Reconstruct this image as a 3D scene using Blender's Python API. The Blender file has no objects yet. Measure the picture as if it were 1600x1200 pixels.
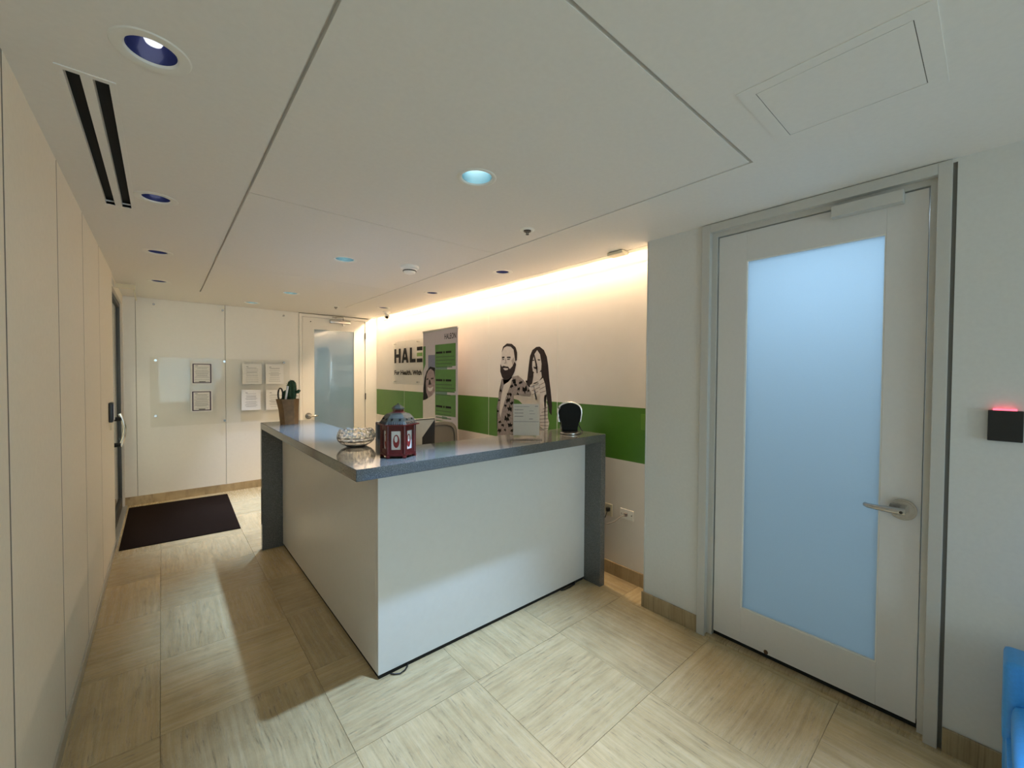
import bpy, bmesh, math, random
from mathutils import Vector, Matrix
random.seed(7)
PI = math.pi
SC = bpy.context.scene
COL = SC.collection

# ------------------------------------------------------------------ camera
cam_d = bpy.data.cameras.new('camera')
cam_d.sensor_fit = 'HORIZONTAL'; cam_d.sensor_width = 36.0
cam_d.lens = 36.0 * 642.0 / 1600.0
cam_d.clip_start = 0.02; cam_d.clip_end = 60
cam_o = bpy.data.objects.new('camera', cam_d); COL.objects.link(cam_o)
_th, _p, _r = math.radians(40.4689), math.radians(1.2217), math.radians(0.3228)
_fw = Vector((math.sin(_th)*math.cos(_p), math.cos(_th)*math.cos(_p), -math.sin(_p)))
_rt = Vector((math.cos(_th), -math.sin(_th), 0)); _up = _rt.cross(_fw)
_rt, _up = _rt*math.cos(_r) + _up*math.sin(_r), _up*math.cos(_r) - _rt*math.sin(_r)
cam_o.matrix_world = Matrix(((_rt.x, _up.x, -_fw.x, 0), (_rt.y, _up.y, -_fw.y, 0), (_rt.z, _up.z, -_fw.z, 1.55), (0, 0, 0, 1)))
SC.camera = cam_o

# ------------------------------------------------------------------ world, big lights, exposure
wd = bpy.data.worlds.new('world'); SC.world = wd; wd.use_nodes = True
wd.node_tree.nodes['Background'].inputs['Color'].default_value = (0.62, 0.78, 1.0, 1)
wd.node_tree.nodes['Background'].inputs['Strength'].default_value = 0.6
SC.view_settings.view_transform = 'Standard'; SC.view_settings.look = 'None'
SC.view_settings.exposure = 1.72; SC.view_settings.gamma = 1.0; SC.view_settings.use_curve_mapping = False
SC.cycles.use_denoising = True
SC.cycles.max_bounces = 14; SC.cycles.diffuse_bounces = 8; SC.cycles.glossy_bounces = 4
SC.cycles.transmission_bounces = 12; SC.cycles.transparent_max_bounces = 8
SC.cycles.sample_clamp_indirect = 6.0

def area(name, loc, rot, sx, sy, power, color):
    d = bpy.data.lights.new(name, 'AREA'); d.shape = 'RECTANGLE'; d.size = sx; d.size_y = sy
    d.energy = power; d.color = color
    o = bpy.data.objects.new(name, d); COL.objects.link(o); o.location = loc; o.rotation_euler = rot
    return o
# daylight through a window added in the unseen rear wall
area('added_window_light', (0.75, -4.12, 1.35), (math.radians(90), 0, 0), 1.7, 1.5, 11, (0.66, 0.84, 1.0)).data.spread = math.radians(110)
# warm led line in the ceiling slot along the reception wall
area('cove_led_light', (2.602, 4.02, 2.456), (0, math.radians(50), 0), 0.012, 4.9, 36, (1.0, 0.74, 0.48))
# light added in the office to brighten the frosted pane from above
area('office_added_light', (3.12, 0.55, 2.42), (0, 0, 0), 0.3, 0.8, 5.9, (0.66, 0.86, 1.0))
# weak unseen light added behind the far frosted pane
area('back_room_added_light', (2.1, 7.6, 2.3), (0, 0, 0), 0.8, 0.8, 6, (0.88, 0.95, 1.0))
SPOT_DEF = 110; SPOT_W = {1.53: 96, 6.05: 48, -0.22: 80, -1.98: 120}; SPOT_A = {6.05: 44, -0.22: 54, -1.98: 60, 3.29: 58, 5.05: 62}; SPOT_C = (0.45, 0.68, 1.0)   # beams of the lit downlights; the pair behind the camera is added
# fill light added in the lobby, shining in through the glass entrance
area('lobby_fill_light', (-1.1, 5.6, 2.3), (0, math.radians(35), 0), 0.9, 0.9, 9, (1.0, 0.86, 0.68))

# ------------------------------------------------------------------ materials
MATS = {}
def nt(name):
    m = bpy.data.materials.new(name); m.use_nodes = True
    t = m.node_tree; b = t.nodes['Principled BSDF']; MATS[name] = m
    return m, t, b
def L(t, a, b): t.links.new(a, b)
def node(t, kind, **kw):
    n = t.nodes.new(kind)
    for k, v in kw.items():
        if k.startswith('_'): n.inputs[k[1:].replace('_', ' ')].default_value = v
        else: setattr(n, k, v)
    return n
def bump(t, b, height, strength, dist=0.01):
    n = node(t, 'ShaderNodeBump'); n.inputs['Strength'].default_value = strength; n.inputs['Distance'].default_value = dist
    L(t, height, n.inputs['Height']); L(t, n.outputs['Normal'], b.inputs['Normal'])
def ramp(t, fac, stops):
    r = node(t, 'ShaderNodeValToRGB'); e = r.color_ramp.elements
    while len(e) < len(stops): e.new(0.5)
    for i, (p, c) in enumerate(stops): e[i].position = p; e[i].color = (*c, 1)
    L(t, fac, r.inputs['Fac']); return r.outputs['Color']
def mix(t, fac, a, b, mode='MIX'):
    n = node(t, 'ShaderNodeMix', data_type='RGBA', blend_type=mode)
    for s, v in ((0, fac), (6, a), (7, b)):
        if hasattr(v, 'links'): L(t, v, n.inputs[s])
        elif s == 0: n.inputs[0].default_value = v
        else: n.inputs[s].default_value = (*v, 1)
    return n.outputs[2]
def simple(name, col, rough=0.5, metal=0.0, grain=0.0, gscale=40, spec=0.5, bmp=0.0, trans=0.0, ior=1.5, coat=0.0, emit=None, es=0.0):
    m, t, b = nt(name)
    b.inputs['Roughness'].default_value = rough; b.inputs['Metallic'].default_value = metal
    b.inputs['Specular IOR Level'].default_value = spec; b.inputs['Transmission Weight'].default_value = trans
    b.inputs['IOR'].default_value = ior; b.inputs['Coat Weight'].default_value = coat
    tc = node(t, 'ShaderNodeTexCoord'); nz = node(t, 'ShaderNodeTexNoise', _Scale=gscale, _Detail=4.0)
    L(t, tc.outputs['Object'], nz.inputs['Vector'])
    g = max(grain, 0.0)
    c = ramp(t, nz.outputs['Fac'], [(0.3, tuple(x*(1-g) for x in col)), (0.7, tuple(min(1, x*(1+g)) for x in col))])
    L(t, c, b.inputs['Base Color'])
    if bmp: bump(t, b, nz.outputs['Fac'], bmp, 0.002)
    if emit: b.inputs['Emission Color'].default_value = (*emit, 1); b.inputs['Emission Strength'].default_value = es
    return m
simple('wall_paint', (0.85, 0.79, 0.69), 0.55, grain=0.02, gscale=60, bmp=0.06)
simple('wall_paint_cool', (0.66, 0.66, 0.64), 0.6, grain=0.02, gscale=60, bmp=0.06)
simple('ceiling_paint', (0.79, 0.76, 0.72), 0.8, grain=0.015, gscale=50, bmp=0.08)
simple('ceiling_void', (0.10, 0.10, 0.10), 0.9)
simple('panel_white', (0.82, 0.80, 0.76), 0.32, grain=0.01, gscale=30)
simple('seam_dark', (0.16, 0.15, 0.13), 0.8)
simple('seam_white', (0.85, 0.84, 0.80), 0.6)
simple('laminate_white', (0.74, 0.74, 0.73), 0.34, grain=0.012, gscale=30)
simple('door_paint', (0.68, 0.67, 0.66), 0.45, grain=0.012, gscale=50, bmp=0.03)
simple('frame_paint', (0.55, 0.54, 0.51), 0.4, grain=0.015, gscale=50)
simple('white_paint', (0.80, 0.78, 0.73), 0.4, grain=0.01)
simple('white_plastic', (0.90, 0.88, 0.84), 0.35, grain=0.01)
simple('cream_plastic', (0.72, 0.66, 0.50), 0.4, grain=0.02)
simple('green_plastic', (0.12, 0.27, 0.035), 0.4, grain=0.02)
simple('black_plastic', (0.012, 0.012, 0.013), 0.35, grain=0.1)
simple('black_gloss', (0.003, 0.003, 0.003), 0.12, grain=0.05, spec=0.18)
simple('black_rubber', (0.008, 0.008, 0.008), 0.8, grain=0.1)
simple('dark_metal', (0.05, 0.045, 0.04), 0.4, metal=0.6, grain=0.05)
simple('chrome', (0.75, 0.74, 0.72), 0.14, metal=1.0, grain=0.02)
simple('brushed_steel', (0.52, 0.51, 0.50), 0.24, metal=1.0, grain=0.05, gscale=90)
simple('aluminium', (0.60, 0.60, 0.58), 0.35, metal=0.85, grain=0.03)
simple('navy_reflector', (0.05, 0.06, 0.18), 0.25, metal=0.2, grain=0.05, coat=0.6)
simple('silver_reflector', (0.62, 0.78, 0.82), 0.25, metal=0.9, grain=0.06, gscale=18)
simple('bulb_off_glint', (0.75, 0.78, 0.85), 0.2, grain=0.01, coat=0.5, emit=(0.8, 0.85, 1.0), es=0.35)  # unlit bulb, its glint put in as weak emission
simple('bulb_on', (0.8, 0.9, 0.95), 0.4, grain=0.01, emit=(0.82, 0.96, 1.0), es=0.7)
simple('led_on', (1.0, 0.85, 0.6), 0.5, grain=0.01, emit=(1.0, 0.72, 0.40), es=6.0)
simple('led_red', (0.9, 0.1, 0.12), 0.4, grain=0.01, emit=(1.0, 0.10, 0.16), es=0.8)
simple('sky_blue_leather', (0.045, 0.30, 0.74), 0.38, grain=0.06, gscale=120, bmp=0.15)
simple('mat_rug', (0.014, 0.008, 0.006), 0.95, spec=0.05, grain=0.35, gscale=220, bmp=0.6)
simple('chair_fabric', (0.13, 0.12, 0.10), 0.8, grain=0.15, gscale=200, bmp=0.3)
simple('monitor_grey', (0.42, 0.40, 0.35), 0.35, grain=0.03)
simple('kraft_wood', (0.20, 0.11, 0.042), 0.55, grain=0.18, gscale=24, bmp=0.1)
simple('cactus_green', (0.022, 0.06, 0.02), 0.6, grain=0.3, gscale=60, bmp=0.3)
simple('lantern_red', (0.085, 0.005, 0.005), 0.35, grain=0.15, gscale=30)
simple('lantern_roof', (0.045, 0.047, 0.036), 0.45, metal=0.0, grain=0.2, gscale=25)
simple('print_white', (0.78, 0.75, 0.72), 0.5, grain=0.02)
simple('print_red', (0.26, 0.02, 0.02), 0.5, grain=0.1)
simple('print_black', (0.010, 0.009, 0.009), 0.5, spec=0.12, grain=0.1)
simple('print_dark', (0.035, 0.026, 0.027), 0.5, spec=0.12, grain=0.2, gscale=60)
simple('print_grey', (0.30, 0.255, 0.25), 0.5, grain=0.2, gscale=50)
simple('print_mid', (0.42, 0.37, 0.345), 0.5, grain=0.08, gscale=40)
simple('print_skin', (0.66, 0.60, 0.57), 0.5, grain=0.06, gscale=30)
simple('print_light', (0.66, 0.61, 0.57), 0.5, grain=0.03, gscale=30)
simple('print_face', (0.34, 0.24, 0.24), 0.5, grain=0.25, gscale=24)
simple('print_purple', (0.07, 0.05, 0.10), 0.5, spec=0.12, grain=0.1)
simple('print_ink', (0.34, 0.34, 0.35), 0.6, grain=0.1)
simple('banner_cloth', (0.52, 0.47, 0.50), 0.5, grain=0.02)
simple('banner_green', (0.075, 0.21, 0.035), 0.45, grain=0.10, gscale=14)
simple('banner_green_text', (0.045, 0.12, 0.03), 0.5, grain=0.15)
simple('banner_blue', (0.17, 0.18, 0.27), 0.5, grain=0.06)
simple('banner_teal', (0.13, 0.21, 0.18), 0.5, grain=0.06)
simple('sign_green', (0.16, 0.30, 0.06), 0.4, grain=0.03)
simple('paper', (0.80, 0.79, 0.77), 0.55, grain=0.02)
simple('paper_cream', (0.64, 0.56, 0.49), 0.55, grain=0.02)
simple('chip_brown', (0.12, 0.06, 0.02), 0.8, grain=0.3)
simple('concrete_grey', (0.45, 0.44, 0.42), 0.8, grain=0.05)

def mat_green_band():
    m, t, b = nt('reception_panel')
    g = node(t, 'ShaderNodeNewGeometry'); s = node(t, 'ShaderNodeSeparateXYZ'); L(t, g.outputs['Position'], s.inputs[0])
    a = node(t, 'ShaderNodeMath', operation='GREATER_THAN'); a.inputs[1].default_value = 0.9085
    c = node(t, 'ShaderNodeMath', operation='LESS_THAN'); c.inputs[1].default_value = 1.315
    L(t, s.outputs['Z'], a.inputs[0]); L(t, s.outputs['Z'], c.inputs[0])
    mu = node(t, 'ShaderNodeMath', operation='MULTIPLY'); L(t, a.outputs[0], mu.inputs[0]); L(t, c.outputs[0], mu.inputs[1])
    nz = node(t, 'ShaderNodeTexNoise', _Scale=8.0, _Detail=3.0); L(t, g.outputs['Position'], nz.inputs['Vector'])
    gr = ramp(t, nz.outputs['Fac'], [(0.3, (0.072, 0.205, 0.022)), (0.7, (0.080, 0.225, 0.026))])
    wh = ramp(t, nz.outputs['Fac'], [(0.3, (0.80, 0.75, 0.70)), (0.7, (0.82, 0.77, 0.72))])
    L(t, mix(t, mu.outputs[0], wh, gr), b.inputs['Base Color'])
    b.inputs['Roughness'].default_value = 0.36
mat_green_band()
def mat_travertine(name, dark, mid, light, rough, yscale=11.0):
    m, t, b = nt(name)
    tc = node(t, 'ShaderNodeTexCoord'); oi = node(t, 'ShaderNodeObjectInfo')
    off = node(t, 'ShaderNodeVectorMath', operation='MULTIPLY_ADD')
    cmb = node(t, 'ShaderNodeCombineXYZ')
    for k, f in (('X', 37.0), ('Y', 91.0), ('Z', 13.0)):
        q = node(t, 'ShaderNodeMath', operation='MULTIPLY'); q.inputs[1].default_value = f
        L(t, oi.outputs['Random'], q.inputs[0]); L(t, q.outputs[0], cmb.inputs[k])
    ad = node(t, 'ShaderNodeVectorMath', operation='ADD'); L(t, tc.outputs['Object'], ad.inputs[0]); L(t, cmb.outputs[0], ad.inputs[1])
    wob = node(t, 'ShaderNodeTexNoise', _Scale=2.2, _Detail=3.0); L(t, ad.outputs[0], wob.inputs['Vector'])
    sc = node(t, 'ShaderNodeVectorMath', operation='SCALE'); sc.inputs['Scale'].default_value = 0.03; L(t, wob.outputs['Color'], sc.inputs[0])
    ad2 = node(t, 'ShaderNodeVectorMath', operation='ADD'); L(t, ad.outputs[0], ad2.inputs[0]); L(t, sc.outputs[0], ad2.inputs[1])
    mp = node(t, 'ShaderNodeMapping'); mp.inputs['Scale'].default_value = (0.8, yscale, 1.0); L(t, ad2.outputs[0], mp.inputs['Vector'])
    n1 = node(t, 'ShaderNodeTexNoise', _Scale=1.5, _Detail=9.0, _Roughness=0.68); L(t, mp.outputs[0], n1.inputs['Vector'])
    mp2 = node(t, 'ShaderNodeMapping'); mp2.inputs['Scale'].default_value = (6, 80.0, 1.0); L(t, ad2.outputs[0], mp2.inputs['Vector'])
    n2 = node(t, 'ShaderNodeTexNoise', _Scale=1.6, _Detail=5.0, _Roughness=0.7); L(t, mp2.outputs[0], n2.inputs['Vector'])
    base = ramp(t, n1.outputs['Fac'], [(0.30, dark), (0.5, mid), (0.72, light)])
    pit = ramp(t, n2.outputs['Fac'], [(0.34, (0.46, 0.44, 0.41)), (0.42, (0.86, 0.85, 0.84)), (0.54, (1.04, 1.04, 1.04))])
    c = mix(t, 0.8, base, pit, 'MULTIPLY')
    cl = node(t, 'ShaderNodeTexNoise', _Scale=7.0, _Detail=6.0, _Roughness=0.65); L(t, ad.outputs[0], cl.inputs['Vector'])
    c = mix(t, 0.6, c, ramp(t, cl.outputs['Fac'], [(0.3, (0.78, 0.76, 0.72)), (0.6, (1.0, 1.0, 1.0)), (0.75, (1.06, 1.06, 1.05))]), 'MULTIPLY')
    tv = node(t, 'ShaderNodeMapRange'); tv.inputs['To Min'].default_value = 0.86; tv.inputs['To Max'].default_value = 1.08
    L(t, oi.outputs['Random'], tv.inputs['Value'])
    hs = node(t, 'ShaderNodeHueSaturation'); L(t, tv.outputs[0], hs.inputs['Value']); L(t, c, hs.inputs['Color'])
    L(t, hs.outputs['Color'], b.inputs['Base Color'])
    rr = ramp(t, n2.outputs['Fac'], [(0.35, (rough+0.25,)*3), (0.5, (rough,)*3)]); L(t, rr, b.inputs['Roughness'])
    bump(t, b, n2.outputs['Fac'], 0.10, 0.002)
mat_travertine('travertine', (0.475, 0.365, 0.205), (0.565, 0.445, 0.26), (0.645, 0.53, 0.335), 0.20, 26.0)
mat_travertine('travertine_base', (0.34, 0.25, 0.135), (0.44, 0.34, 0.20), (0.52, 0.42, 0.265), 0.35, 6.0)
simple('grout', (0.30, 0.235, 0.14), 0.9, grain=0.1)
def mat_quartz():
    m, t, b = nt('quartz_grey')
    tc = node(t, 'ShaderNodeTexCoord'); v = node(t, 'ShaderNodeTexNoise', _Scale=260.0, _Detail=2.0); L(t, tc.outputs['Object'], v.inputs['Vector'])
    c = ramp(t, v.outputs['Fac'], [(0.30, (0.065, 0.067, 0.066)), (0.55, (0.11, 0.113, 0.110)), (0.72, (0.22, 0.225, 0.22))])
    L(t, c, b.inputs['Base Color']); b.inputs['Roughness'].default_value = 0.085
    b.inputs['Specular IOR Level'].default_value = 0.6
mat_quartz()
def facing(t, base, edge):
    lw = node(t, 'ShaderNodeLayerWeight'); lw.inputs['Blend'].default_value = 0.5
    p = node(t, 'ShaderNodeMath', operation='POWER'); p.inputs[1].default_value = 4.0; L(t, lw.outputs['Facing'], p.inputs[0])
    q = node(t, 'ShaderNodeMath', operation='MULTIPLY_ADD'); q.inputs[1].default_value = edge; q.inputs[2].default_value = base
    L(t, p.outputs[0], q.inputs[0]); return q.outputs[0]
def mat_frosted(name, col, gloss_rough, gloss):
    m = bpy.data.materials.new(name); m.use_nodes = True; t = m.node_tree; MATS[name] = m
    t.nodes.remove(t.nodes['Principled BSDF']); out = t.nodes['Material Output']
    tc = node(t, 'ShaderNodeTexCoord'); nz = node(t, 'ShaderNodeTexNoise', _Scale=300.0); L(t, tc.outputs['Object'], nz.inputs['Vector'])
    c = ramp(t, nz.outputs['Fac'], [(0.3, tuple(x*0.98 for x in col)), (0.7, col)])
    tr = node(t, 'ShaderNodeBsdfTranslucent'); df = node(t, 'ShaderNodeBsdfDiffuse'); L(t, c, tr.inputs['Color'])
    df.inputs['Color'].default_value = (col[0]*0.45, col[1]*0.45, col[2]*0.45, 1)
    m1 = node(t, 'ShaderNodeMixShader'); m1.inputs[0].default_value = 0.28; L(t, tr.outputs[0], m1.inputs[1]); L(t, df.outputs[0], m1.inputs[2])
    gl = node(t, 'ShaderNodeBsdfGlossy'); gl.inputs['Roughness'].default_value = gloss_rough; gl.inputs['Color'].default_value = (0.9, 0.95, 1, 1)
    fr = facing(t, gloss, 0.55)
    m2 = node(t, 'ShaderNodeMixShader'); L(t, fr, m2.inputs[0]); L(t, m1.outputs[0], m2.inputs[1]); L(t, gl.outputs[0], m2.inputs[2])
    L(t, m2.outputs[0], out.inputs['Surface'])
mat_frosted('frosted_blue', (0.74, 0.85, 0.95), 0.35, 0.02)
mat_frosted('frosted_far', (0.54, 0.62, 0.64), 0.02, 0.16)
def mat_clear(name, tint, ior=1.45, alpha=0.0):
    m = bpy.data.materials.new(name); m.use_nodes = True; t = m.node_tree; MATS[name] = m
    t.nodes.remove(t.nodes['Principled BSDF']); out = t.nodes['Material Output']
    tc = node(t, 'ShaderNodeTexCoord'); nz = node(t, 'ShaderNodeTexNoise', _Scale=3.0); L(t, tc.outputs['Object'], nz.inputs['Vector'])
    c = ramp(t, nz.outputs['Fac'], [(0.3, tuple(x*0.985 for x in tint)), (0.7, tint)])
    tp = node(t, 'ShaderNodeBsdfTransparent'); L(t, c, tp.inputs['Color'])
    gl = node(t, 'ShaderNodeBsdfGlossy'); gl.inputs['Roughness'].default_value = 0.03
    fr = facing(t, ior, 0.7)
    m2 = node(t, 'ShaderNodeMixShader'); L(t, fr, m2.inputs[0]); L(t, tp.outputs[0], m2.inputs[1]); L(t, gl.outputs[0], m2.inputs[2])
    L(t, m2.outputs[0], out.inputs['Surface'])
mat_clear('clear_acrylic', (0.985, 0.985, 0.975), 0.006)
mat_clear('clear_glass', (0.86, 0.90, 0.87), 0.04)
simple('crystal', (0.98, 0.98, 0.97), 0.0, grain=0.0, trans=1.0, ior=1.28)

# ------------------------------------------------------------------ mesh helpers
class MB:
    """collects shapes given in world metres into one mesh"""
    def __init__(s): s.bm = bmesh.new(); s.smooth = False
    def box(s, x0, x1, y0, y1, z0, z1, bev=0.0, seg=2, M=None):
        x0, x1 = sorted((x0, x1)); y0, y1 = sorted((y0, y1)); z0, z1 = sorted((z0, z1))
        b = bmesh.new()
        vs = [b.verts.new((x, y, z)) for x in (x0, x1) for y in (y0, y1) for z in (z0, z1)]
        for f in ((0,1,3,2), (4,6,7,5), (0,4,5,1), (2,3,7,6), (0,2,6,4), (1,5,7,3)): b.faces.new([vs[i] for i in f])
        if bev > 0: bmesh.ops.bevel(b, geom=b.edges[:], offset=bev, segments=seg, profile=0.6, affect='EDGES', clamp_overlap=True)
        return s.add(b, M)
    def add(s, b, M=None):
        bmesh.ops.recalc_face_normals(b, faces=b.faces[:])
        if M is not None: bmesh.ops.transform(b, matrix=M, verts=b.verts[:])
        me = bpy.data.meshes.new('tmp'); b.to_mesh(me); b.free(); s.bm.from_mesh(me); bpy.data.meshes.remove(me)
        return s
    def cyl(s, c, r, h, axis='z', n=24, r2=None, M=None):
        b = bmesh.new(); r2 = r if r2 is None else r2
        bmesh.ops.create_cone(b, cap_ends=True, segments=n, radius1=r, radius2=r2, depth=h)
        R = {'z': Matrix(), 'x': Matrix.Rotation(PI/2, 4, 'Y'), 'y': Matrix.Rotation(-PI/2, 4, 'X')}[axis]
        bmesh.ops.transform(b, matrix=Matrix.Translation(c) @ R, verts=b.verts[:])
        return s.add(b, M)
    def lathe(s, prof, c=(0,0,0), n=32, axis='z', M=None, mod=None, close=False, caps=True):
        b = bmesh.new(); rings = []
        for k, (r, z) in enumerate(prof):
            ring = []
            for i in range(n):
                a = 2*PI*i/n; rr = r*(mod(k, i) if mod else 1)
                ring.append(b.verts.new((rr*math.cos(a), rr*math.sin(a), z)))
            rings.append(ring)
        pairs = list(zip(rings, rings[1:]))
        if close: pairs.append((rings[-1], rings[0]))
        for A, B in pairs:
            for i in range(n): b.faces.new((A[i], A[(i+1) % n], B[(i+1) % n], B[i]))
        if not close and caps:
            if prof[0][0] > 1e-6: b.faces.new(rings[0][::-1])
            if prof[-1][0] > 1e-6: b.faces.new(rings[-1])
        bmesh.ops.remove_doubles(b, verts=b.verts[:], dist=1e-6)
        R = {'z': Matrix(), 'x': Matrix.Rotation(-PI/2, 4, 'Y'), 'y': Matrix.Rotation(PI/2, 4, 'X'), '-x': Matrix.Rotation(-PI/2, 4, 'Y'), '-y': Matrix.Rotation(PI/2, 4, 'X')}[axis]
        bmesh.ops.transform(b, matrix=Matrix.Translation(c) @ R, verts=b.verts[:])
        return s.add(b, M)
    def ell(s, c, rx, ry, rz, M=None, u=18, v=12):
        b = bmesh.new(); bmesh.ops.create_uvsphere(b, u_segments=u, v_segments=v, radius=1)
        bmesh.ops.transform(b, matrix=Matrix.Translation(c) @ Matrix.Diagonal((rx, ry, rz, 1)), verts=b.verts[:])
        return s.add(b, M)
    def prism(s, poly, d0, d1, plane='x', bev=0.0, M=None):
        """polygon in the plane across an axis, extruded d0..d1 along it. x: (y,z)  y: (x,z)  z: (x,y)"""
        def P(p, d): return {'x': (d, p[0], p[1]), 'y': (p[0], d, p[1]), 'z': (p[0], p[1], d)}[plane]
        b = bmesh.new(); A = [b.verts.new(P(p, d0)) for p in poly]; B = [b.verts.new(P(p, d1)) for p in poly]
        b.faces.new(A); b.faces.new(B[::-1]); n = len(poly)
        for i in range(n): b.faces.new((A[i], B[i], B[(i+1) % n], A[(i+1) % n]))
        if bev: bmesh.ops.bevel(b, geom=b.edges[:], offset=bev, segments=2, affect='EDGES', clamp_overlap=True)
        bmesh.ops.triangulate(b, faces=[f for f in b.faces if len(f.verts) > 4])
        return s.add(b, M)
    def tube(s, pts, r, n=10, M=None, radii=None):
        b = bmesh.new(); pts = [Vector(p) for p in pts]; rings = []
        for i, p in enumerate(pts):
            t = (pts[min(i+1, len(pts)-1)] - pts[max(i-1, 0)]).normalized()
            a = Vector((0, 0, 1)) if abs(t.z) < 0.9 else Vector((1, 0, 0))
            u = t.cross(a).normalized(); w = t.cross(u); rr = radii[i] if radii else r
            rings.append([b.verts.new(p + (u*math.cos(2*PI*k/n) + w*math.sin(2*PI*k/n))*rr) for k in range(n)])
        for A, B in zip(rings, rings[1:]):
            for k in range(n): b.faces.new((A[k], A[(k+1) % n], B[(k+1) % n], B[k]))
        b.faces.new(rings[0][::-1]); b.faces.new(rings[-1])
        return s.add(b, M)
WLOC = {}
def obj(name, mb, mat, parent=None, smooth=False, origin=None):
    bm = mb.bm
    lo = Vector([min(v.co[i] for v in bm.verts) for i in range(3)]); hi = Vector([max(v.co[i] for v in bm.verts) for i in range(3)])
    og = Vector(origin) if origin else Vector(((lo.x+hi.x)/2, (lo.y+hi.y)/2, lo.z))
    bmesh.ops.translate(bm, vec=-og, verts=bm.verts[:])
    me = bpy.data.meshes.new(name); bm.to_mesh(me); bm.free()
    me.materials.append(MATS[mat])
    if smooth:
        me.polygons.foreach_set('use_smooth', [True]*len(me.polygons)); me.set_sharp_from_angle(angle=math.radians(38))
    o = bpy.data.objects.new(name, me); COL.objects.link(o)
    if parent is not None:
        o.parent = parent; o.location = og - WLOC[parent.name]
    else: o.location = og
    WLOC[o.name] = og
    return o
def tag(o, label, cat, group=None, kind=None):
    o['label'] = label; o['category'] = cat
    if group: o['group'] = group
    if kind: o['kind'] = kind
    return o
def thing(name, label, cat, loc, group=None, kind=None):
    o = bpy.data.objects.new(name, None); COL.objects.link(o); o.location = loc; o.empty_display_size = 0.1
    WLOC[o.name] = Vector(loc); return tag(o, label, cat, group, kind)
def B(name, mat, parent, *dims, bev=0.0, seg=2, smooth=False, M=None):
    return obj(name, MB().box(*dims, bev=bev, seg=seg, M=M), mat, parent, smooth)
def text_polys(txt, offset=0.0):
    """vertices/faces of a line of text set with the built-in font, 1 unit high, flat"""
    cu = bpy.data.curves.new('t', 'FONT'); cu.body = txt; cu.size = 1.0; cu.offset = offset; cu.resolution_u = 3
    o = bpy.data.objects.new('t', cu); COL.objects.link(o)
    dg = bpy.context.evaluated_depsgraph_get(); me = bpy.data.meshes.new_from_object(o.evaluated_get(dg))
    vs = [v.co.copy() for v in me.vertices]; fs = [tuple(p.vertices) for p in me.polygons]
    bpy.data.objects.remove(o); bpy.data.curves.remove(cu); bpy.data.meshes.remove(me)
    return vs, fs
def text_mb(txt, width, height, T, thick=0.002, offset=0.0, ref=None):
    """text fitted to width x cap height; T maps (u, v, w) to world"""
    vs, fs = text_polys(txt, offset)
    rv = text_polys(ref, offset)[0] if ref else vs
    x0 = min(v.x for v in rv); x1 = max(v.x for v in rv)
    H = text_polys('H', offset)[0]; hy0 = min(v.y for v in H); hy = max(v.y for v in H) - hy0
    sx = width/(x1-x0); sy = height/hy
    b = bmesh.new(); vv = [b.verts.new(((v.x-x0)*sx, (v.y-hy0)*sy, 0)) for v in vs]
    for f in fs:
        try: b.faces.new([vv[i] for i in f])
        except ValueError: pass
    r = bmesh.ops.extrude_face_region(b, geom=b.faces[:])
    bmesh.ops.translate(b, vec=(0, 0, thick), verts=[g for g in r['geom'] if isinstance(g, bmesh.types.BMVert)])
    for v in b.verts: v.co = T(*v.co)
    m = MB(); m.add(b); return m

# ------------------------------------------------------------------ room dimensions (metres; camera stands at x=0, y=0)
H = 2.44; XL = -0.327; XR = 2.459; XG = 2.6686; YF = 6.53; YB = -4.0; YC = 1.502; YE = 5.08
def S(o, label, cat='structure'): return tag(o, label, cat, kind='structure')

# ---- floor of 61 cm travertine squares, grain turned in every second one
floor = S(obj('floor', MB().box(-0.40, 2.70, YB-0.05, YF+0.06, -0.05, -0.003), 'grout'), 'polished cream travertine floor with grain turned in alternate squares', 'floor')
TP = 0.61; GAP = 0.0007; TX0 = -0.019; TY0 = 1.06
tile_me = {}
def floor_tile(x0, x1, y0, y1, turn):
    key = (round(x1-x0, 3), round(y1-y0, 3), turn)
    if key not in tile_me:
        w, d = (x1-x0)/2-GAP, (y1-y0)/2-GAP
        if turn: w, d = d, w
        b = bmesh.new()
        m = MB().box(-w, w, -d, d, -0.010, 0.0)
        bmesh.ops.bevel(m.bm, geom=[e for e in m.bm.edges if e.verts[0].co.z > -0.001 and e.verts[1].co.z > -0.001], offset=0.0007, segments=1, affect='EDGES')
        me = bpy.data.meshes.new('floor_tile'); m.bm.to_mesh(me); m.bm.free(); me.materials.append(MATS['travertine']); tile_me[key] = me
    o = bpy.data.objects.new('floor_tile', tile_me[key]); COL.objects.link(o); o.parent = floor
    o.location = Vector(((x0+x1)/2, (y0+y1)/2, 0.0)) - WLOC['floor']
    if turn: o.rotation_euler = (0, 0, PI/2)
for j in range(-9, 9):
    for i in range(-1, 5):
        x0, x1 = TX0+i*TP, TX0+(i+1)*TP; y0, y1 = TY0+j*TP, TY0+(j+1)*TP
        x0 = max(x0, -0.40); x1 = min(x1, 2.695 if j >= 0 else 2.475); y1 = min(y1, YF+0.03)
        floor_tile(x0, x1, y0, y1, (i+j) % 2 != 0)

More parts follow.
